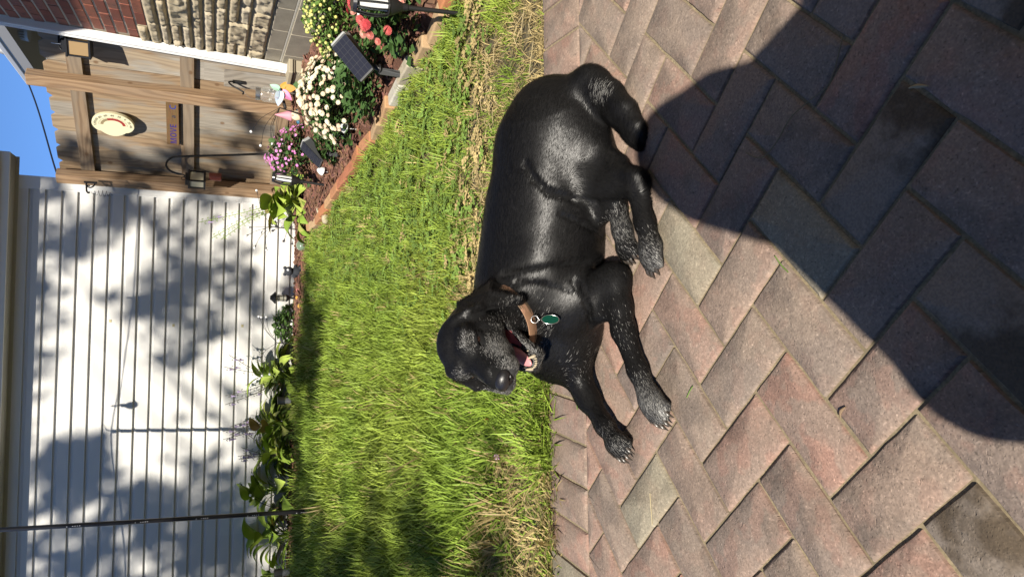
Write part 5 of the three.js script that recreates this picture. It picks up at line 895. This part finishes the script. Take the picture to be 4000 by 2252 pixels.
function scroll(parent, at, dir, len) {      // black scroll bracket
  const u = dir.clone().normalize(), P = (a, b) => at.clone().addScaledVector(u, a * len).add(V(0, b * len, 0));
  part('bracket', [tube([P(0, .3), P(.45, .28), P(.9, .22), P(1.05, .08), P(.92, 0)], .006, 20, 6), tube([P(0, -.45), P(.28, -.35), P(.5, -.05), P(.42, .18), P(.28, .1), P(.36, 0)], .005, 24, 6), rod(P(0, -.6), P(0, .5), .008, 6)], blackMetal, parent);
}
function boxLantern(parent, c, w, h, panel, turn) {      // square lantern with framed panes
  const q = new THREE.Group(); const rot = new THREE.Matrix4().makeRotationY(turn), put = geo => { geo.applyMatrix4(rot); geo.translate(c.x, c.y, c.z); return geo; };
  const f = [box(w * 1.22, .014, w * 1.22, 0, -h / 2, 0, .003), box(w * 1.22, .014, w * 1.22, 0, h / 2, 0, .003), box(w * .8, .02, w * .8, 0, h / 2 + .016, 0, .003)]; for (const a of [-1, 1]) for (const b of [-1, 1]) f.push(box(.010, h, .010, a * w / 2, 0, b * w / 2));
  part('frame', put(merge(f)), blackMetal, parent);
  for (let i = 0; i < 4; i++) { const g = new THREE.BoxGeometry(w * .86, h * .9, .003); g.translate(0, 0, w / 2 - .003); g.rotateY(i * Math.PI / 2); part('pane', put(g), panel, parent); }
  const t = new THREE.TorusGeometry(.014, .0022, 6, 16); t.translate(0, h / 2 + .038, 0); part('hanger', put(t), blackMetal, parent);
}
{
  // lantern on a scroll bracket at the house end of the fence
  const c = PD(308, 182, 5.12), g = thing('hanging_lantern', 'black box lantern with amber panes hung beside the downspout', 'lantern');
  boxLantern(g, c, .095, .125, mat(.33, .22, .10, .25), fenceTurn + .3); scroll(g, PD(250, 134, 5.16), V(-.8, 0, .15), .10);
  part('link', rod(c.clone().add(V(0, .1, 0)), c.clone().add(V(.0, .15, 0)), .003, 5), mat(.5, .5, .5, .3, { metalness: .8 }), g);
  // shepherd hook before the fence with a lantern and a red can
  const D = 5.72, foot = PD(1200, 594, 5.55), h = thing('shepherd_hook', 'tall black shepherd hook rod standing before the fence boards', 'plant hook', [foot.x, foot.y - .05, foot.z]);
  const l = p => PD(p[0], p[1], D).sub(h.position); part('rod', tube([[0, 0, 0], l([1040, 600]), l([860, 606]), l([720, 610]), l([665, 617]), l([647, 642]), l([660, 664]), l([690, 677]), l([708, 680])], .0075, 60, 8), blackMetal, h);
  part('hook_tip', tube([l([708, 680]), l([720, 684]), l([716, 692])], .005, 8, 6), blackMetal, h);
  const ln = thing('hanging_lantern', 'black box lantern with cream panes hung from the shepherd hook', 'lantern'); boxLantern(ln, PD(768, 701, D - .02), .085, .105, mat(.50, .46, .33, .4), .5);
  const rc = PD(840, 690, D - .02), can = thing('hanging_can', 'small rust red can hung under the cream-paned lantern', 'can', rc.toArray()); part('can', lathe([[.001, -.043], [.028, -.043], [.03, -.038], [.03, .038], [.028, .043], [.001, .043]], 20), mat(.16, .035, .02, .45), can); part('wire_handle', tube([[-.028, .04, 0], [-.03, .075, 0], [0, .095, 0], [.03, .075, 0], [.028, .04, 0]], .0018, 20, 5), blackMetal, can);
  // scroll bracket on the shed-side post with a wire spinner
  const k = PD(350, 712, 5.86), sb = thing('scroll_bracket', 'black scroll bracket on the fence post next to the siding', 'bracket'); scroll(sb, k, V(-1, 0, .1), .075);
  const sp = thing('wire_spinner', 'thin coiled wire spinner hanging from the scroll bracket', 'ornament'); const pts = []; for (let i = 0; i <= 40; i++) { const a = i * .9, r = .018 * Math.sin(i / 40 * Math.PI) + .004; pts.push(k.clone().add(V(-.075 + Math.cos(a) * r, -.01 - i * .0035, .02 + Math.sin(a) * r))); } part('coil', tube(pts, .0016, 120, 4), mat(.10, .10, .105, .4, { metalness: .6 }), sp);
}
{ // grey plank with hook and glitter jar
  const a = PD(893, 305, 5.0), b = PD(1200, 342, 5.0), len = a.distanceTo(b) + .06, m = solo('grey_plank', board(.11, len, .02, .004, 77), greyW, 'weathered grey plank leaning upright by the hanging jar', 'plank'); m.position.copy(a.clone().add(b).multiplyScalar(.5)); m.quaternion.setFromUnitVectors(V(0, 1, 0), a.clone().sub(b).normalize()); m.rotateY(fenceTurn * .5);
  const hk = thing('plank_hook', 'black swan-neck hook screwed to the grey plank', 'hook'); const P = (x, y, d = 4.97) => PD(x, y, d); part('plate', [rod(P(908, 318), P(946, 322), .012, 8)], blackMetal, hk); part('arm', tube([P(922, 318, 4.97), P(893, 320, 4.93), P(905, 333, 4.9), P(935, 350, 4.88), P(952, 362, 4.87), P(946, 368, 4.87)], .0055, 24, 6), blackMetal, hk);
  const j = PD(1050, 370, 4.87), jar = thing('glitter_jar', 'clear glass jar with metal lid hanging from the swan-neck hook', 'jar', j.toArray()), Rj = .05, Hj = .115;
  part('glass', lathe([[.001, -Hj / 2], [Rj * .9, -Hj / 2], [Rj, -Hj / 2 + .01], [Rj, Hj / 2 - .025], [Rj * .8, Hj / 2 - .008], [Rj * .8, Hj / 2]], 28), new THREE.MeshPhysicalMaterial({ color: rgb(.93, .94, .92), roughness: .06, transmission: .88, thickness: 0, side: THREE.DoubleSide }), jar);
  part('lid', cyl(Rj * .86, Rj * .86, .028, 0, Hj / 2 - .002, 0, 28), mat(.45, .45, .45, .3, { metalness: .9 }), jar);
  part('wire_handle', tube([[-Rj * .8, Hj / 2 + .01, 0], [-Rj * .7, Hj / 2 + .06, 0], [0, Hj / 2 + .095, 0], [Rj * .7, Hj / 2 + .06, 0], [Rj * .8, Hj / 2 + .01, 0]], .0012, 24, 5), mat(.2, .2, .2, .4, { metalness: .7 }), jar);
  const R = RNG(8), cols = [[.6, .55, .7], [.75, .7, .6], [.5, .4, .65], [.8, .8, .8]]; for (let i = 0; i < 14; i++) { const c = part('paper_fleck', new THREE.TetrahedronGeometry(.006 + R() * .004), mat(...cols[i % 4], .6), jar); c.position.set((R() - .5) * Rj * 1.4, (R() - .6) * Hj * .75, (R() - .5) * Rj * 1.4); c.rotation.set(R() * 6, R() * 6, 0); }
}
{ // petal spinner
  const c = PD(1096, 350, 4.84), g = thing('petal_spinner', 'toy flower spinner with pink, orange and green petals below the jar', 'garden spinner', [c.x, c.y, c.z]);
  const petal = hostaLeaf(1, .24, .1, 1); const at = [[1140, 392, [.72, .18, .36]], [1160, 342, [.74, .36, .10]], [1052, 330, [.36, .62, .46]], [1118, 318, [.62, .34, .06]], [1085, 415, [.45, .55, .68]]];
  for (const [x, y, col] of at) { const d = PD(x, y, 4.84).sub(c), L = d.length(); const m = part('petal', petal, mat(...col, .45, { side: THREE.DoubleSide }), g); const z = d.clone().normalize(), yv = V(-.1, .25, 1).addScaledVector(z, -V(-.1, .25, 1).dot(z)).normalize(), xv = yv.clone().cross(z); m.quaternion.setFromRotationMatrix(new THREE.Matrix4().makeBasis(xv, yv, z)); m.scale.set(L * 1.1, L, L); }
  part('hub', ball(.01, 0, 0, .004, 12), blackPlastic, g); part('stick', rod([0, 0, -.01], [.03, -.32, -.02], .004, 6), mat(.03, .03, .03, .6), g);
}
{ // gnome
  const b = bedAt(1250, 458), base = PD(1200, 455, 5.05), g = thing('garden_gnome', 'small garden gnome with pink hat, cream beard and blue coat', 'gnome', [base.x, base.y + .012, base.z], -.3);
  part('coat', lathe([[.001, 0], [.042, .002], [.046, .02], [.04, .05], [.03, .07], [.001, .075]], 20), mat(.03, .14, .24, .45), g);
  part('beard', (() => { const q = new THREE.SphereGeometry(1, 20, 14); q.scale(.034, .04, .022); q.translate(0, .062, .028); return q; })(), mat(.66, .60, .42, .8), g);
  part('face', ball(.024, 0, .092, .014, 16), mat(.60, .42, .30, .6), g); part('nose', ball(.009, 0, .09, .04, 10), mat(.62, .36, .28, .5), g);
  const hat = lathe([[.001, .205], [.008, .19], [.02, .15], [.034, .115], [.040, .098], [.036, .094], [.001, .1]], 20); hat.rotateZ(.06); part('hat', hat, mat(.62, .27, .33, .6), g);
  part('boots', [ball(.018, -.02, .006, .03, 10), ball(.018, .02, .006, .03, 10)], mat(.08, .06, .05, .6), g); part('arms', [ball(.016, -.042, .045, .012, 10), ball(.016, .042, .045, .012, 10)], mat(.03, .14, .24, .45), g);
}
// ---------------------------------------------------------------- loose things on lawn and paving
{
  const lf = (px, py, yf, s, col, lab, k, curl = .6) => { const p = PG(px, py, yf), m = solo('fallen_leaf', hostaLeaf(1, .32, curl, 1), mat(...col, .8, { side: THREE.DoubleSide }), lab, 'leaf'); m.position.copy(p).add(V(0, .012, 0)); m.rotation.set(-.4, k, .5); m.scale.setScalar(s); };
  lf(1925, 1665, (x, z) => lawnY(x, z) + .02, .05, [.33, .055, .03], 'curled red leaf lying in the grass near the dog', 1.0);
  { const q = [[3286, 1632], [3288, 1606], [3304, 1588]].map(p => PG(...p, x => patioY(x) + .002)); solo('bark_flake', ttube(q, [.0008, .0028, .001], 8, 5), mat(.22, .15, .09, .9), 'tiny brown bark flake on the sunny paving', 'bark'); }
  { const q = [[3556, 345], [3580, 338], [3628, 336]].map(p => PG(...p, x => patioY(x) + .005)); solo('straw_flake', ttube(q, [.001, .0032, .001], 8, 5), mat(.42, .33, .2, .9), 'short straw flake in the shadow on the paving', 'straw'); }
  const R = RNG(17); const pz = PG(1975, 1782, lawnY), fb = thing('fallen_blossom', 'small mauve blossom dropped in the grass by the paving', 'blossom', pz.toArray()); for (let i = 0; i < 4; i++) { const m = part('floret', daisy(7, .008, .006, 1, .2), mat(.5, .28, .46, .8, { side: THREE.DoubleSide }), fb); m.position.set((R() - .5) * .025, .025 + R() * .01, (R() - .5) * .025); m.rotation.set(R(), R() * 6, R() * .6); }
  const th = [[3300, 135], [3240, 330], [3160, 395], [3090, 460], [3030, 560], [2985, 612], [2945, 612], [2915, 595]].map(p => PG(...p, x => patioY(x) + .004)); solo('dry_stalk', tube(th, .0009, 60, 5), mat(.22, .185, .11, .9), 'long thin dry stalk lying across the shaded paving', 'stalk');
  const t2 = [[2540, 1925], [2545, 1990], [2550, 2050]].map(p => PG(...p, x => patioY(x) + .003)); solo('dry_stalk', tube(t2, .0008, 12, 5), mat(.5, .42, .25, .9), 'short straw stem on the sunny paving left of the paws', 'stalk');
  const gb = (pts, lab) => solo('grass_blade', tube(pts.map(p => PG(...p, x => patioY(x) + .004)), .0013, 14, 4), mat(.14, .22, .05, .7), lab, 'grass blade'); gb([[3030, 1000], [3055, 1035], [3085, 1062]], 'single green blade lying in a paver joint by the shadow edge'); gb([[2240, 1540], [2250, 1560], [2258, 1600]], 'bent green blade at the edge of the paving'); gb([[2686, 1552], [2700, 1525], [2708, 1508]], 'small green blade between the two front paws side pavers');
}
// ---------------------------------------------------------------- the photographer, known from the shadow
{
  const hs = .012, lo = V(-.75, -.02, -.05), n = [110, 105, 95], F = new Float32Array(n[0] * n[1] * n[2]).fill(.3), at = (i, j, k) => (k * n[1] + j) * n[0] + i;
  const sm = (a, b, k) => { const h = Math.max(k - Math.abs(a - b), 0) / k; return Math.min(a, b) - h * h * k * .25; };
  const cap = (a, ra, b, rb, k = .03) => { const A = V(...a), B = V(...b), d = B.clone().sub(A), L2 = d.lengthSq() || 1e-9, rr = Math.max(ra, rb) + k + .03, q0 = [0, 1, 2].map(i => Math.max(0, Math.floor((Math.min(a[i], b[i]) - rr - lo.getComponent(i)) / hs))), q1 = [0, 1, 2].map(i => Math.min(n[i] - 1, Math.ceil((Math.max(a[i], b[i]) + rr - lo.getComponent(i)) / hs))); for (let z = q0[2]; z <= q1[2]; z++) for (let y = q0[1]; y <= q1[1]; y++) for (let x = q0[0]; x <= q1[0]; x++) { const px = lo.x + x * hs - A.x, py = lo.y + y * hs - A.y, pz = lo.z + z * hs - A.z, t = clamp((px * d.x + py * d.y + pz * d.z) / L2); const v = Math.hypot(px - d.x * t, py - d.y * t, pz - d.z * t) - (ra + (rb - ra) * t), o = at(x, y, z); F[o] = sm(F[o], v, k); } };
  // seated on the heels: torso, head with full hair, arms folded up to the phone
  cap([-.06, .30, .62], .16, [-.03, .62, .52], .15, .06); cap([-.03, .62, .52], .15, [-.02, .80, .45], .12, .06); cap([-.16, .80, .44], .07, [.17, .83, .43], .078, .05); cap([-.03, .80, .43], .08, [-.07, .93, .36], .07, .03);
  cap([-.085, 1.0, .33], .105, [-.085, 1.06, .345], .105, .03); cap([-.11, 1.02, .38], .112, [-.14, .84, .43], .10, .03); cap([-.02, 1.0, .36], .08, [.0, .86, .42], .08, .03); cap([-.24, .50, .5], .12, [-.17, .72, .46], .10, .05);
  cap([.18, .82, .42], .072, [.27, .65, .30], .055, .03); cap([.27, .65, .30], .05, [.085, .77, .12], .032, .02); cap([-.18, .79, .43], .065, [-.30, .60, .28], .052, .03); cap([-.30, .60, .28], .047, [-.09, .76, .12], .032, .02);
  cap([.10, .30, .60], .11, [.22, .42, .22], .075, .04); cap([.22, .42, .22], .07, [.20, .08, .35], .05, .03); cap([-.16, .28, .60], .10, [-.512, .475, .30], .066, .04); cap([-.512, .475, .30], .064, [-.46, .08, .46], .05, .03);
  cap([.20, .045, .36], .045, [.20, .035, .22], .038, .02); cap([-.47, .045, .47], .045, [-.48, .035, .33], .038, .02); cap([-.06, .2, .66], .15, [-.06, .12, .70], .13, .05);
  for (const s of [-1, 1]) for (let i = 0; i < 4; i++) cap([s * .09 - .004, .775 - i * .02 + .02, .115], .011, [s * .075, .77 - i * .02 + .025, .06], .009, .006);
  const idx = new Int32Array(F.length).fill(-1), pos = [], tri = [], E = []; for (let a = 0; a < 8; a++) for (const b of [1, 2, 4]) if (!(a & b)) E.push([a, a | b]); const st = [1, n[0], n[0] * n[1]];
  for (let k = 0; k < n[2] - 1; k++) for (let j = 0; j < n[1] - 1; j++) for (let i = 0; i < n[0] - 1; i++) { const o = at(i, j, k), v = []; for (let q = 0; q < 8; q++) v.push(F[o + (q & 1) + (q >> 1 & 1) * st[1] + (q >> 2) * st[2]]); let c = 0, s = [0, 0, 0]; for (const [a, b] of E) if ((v[a] < 0) !== (v[b] < 0)) { const t = v[a] / (v[a] - v[b]); for (let q = 0; q < 3; q++) s[q] += (a >> q & 1) + ((b >> q & 1) - (a >> q & 1)) * t; c++; } if (!c) continue; idx[o] = pos.length / 3; pos.push(lo.x + (i + s[0] / c) * hs, lo.y + (j + s[1] / c) * hs, lo.z + (k + s[2] / c) * hs); }
  for (let k = 1; k < n[2] - 1; k++) for (let j = 1; j < n[1] - 1; j++) for (let i = 1; i < n[0] - 1; i++) { const o = at(i, j, k), a = F[o] < 0; for (let ax = 0; ax < 3; ax++) { if (a === (F[o + st[ax]] < 0)) continue; const u = st[(ax + 1) % 3], w = st[(ax + 2) % 3], q = [idx[o - u - w], idx[o - w], idx[o], idx[o - u]]; if (q.some(t => t < 0)) continue; if (a) tri.push(q[0], q[1], q[2], q[0], q[2], q[3]); else tri.push(q[0], q[2], q[1], q[0], q[3], q[2]); } }
  const col = []; for (let i = 0; i < pos.length; i += 3) { const y = pos[i + 1], z = pos[i + 2]; let c = [.06, .075, .11]; if (y > .9) c = z < .30 ? [.42, .26, .18] : [.05, .03, .02]; else if (y < .5) c = [.05, .06, .09]; if (z < .14 && y > .6) c = [.42, .26, .18]; if (y < .09) c = [.3, .3, .3]; col.push(...c); }
  const g = new THREE.BufferGeometry(); g.setAttribute('position', new THREE.Float32BufferAttribute(pos, 3)); g.setAttribute('color', new THREE.Float32BufferAttribute(col, 3)); g.setIndex(tri); g.computeVertexNormals();
  const pr = thing('person', 'crouching person holding up a phone whose shadow falls on the paving', 'person'); part('body', g, new THREE.MeshStandardMaterial({ vertexColors: true, roughness: .9 }), pr);
  for (const s of [-1, 1]) part('eye', ball(.011, -.085 + s * .032, 1.02, .235, 10), mat(.5, .5, .5, .3), pr); part('nose', ball(.016, -.085, .99, .225, 10), mat(.42, .26, .18, .7), pr); part('mouth', (() => { const q = ball(.012, 0, 0, 0, 10); q.scale(2, .5, .6); q.translate(-.085, .955, .24); return q; })(), mat(.35, .12, .1, .6), pr); for (const s of [-1, 1]) part('ear', ball(.018, -.085 + s * .1, 1.0, .33, 10), mat(.42, .26, .18, .7), pr);
  const ph = solo('phone', new RoundedBoxGeometry(.16, .078, .009, 2, .004), mat(.02, .02, .022, .3), 'black phone held sideways in both hands of the crouching person', 'phone'); ph.position.set(0, .80, .055);
}
renderer.render(scene, camera);
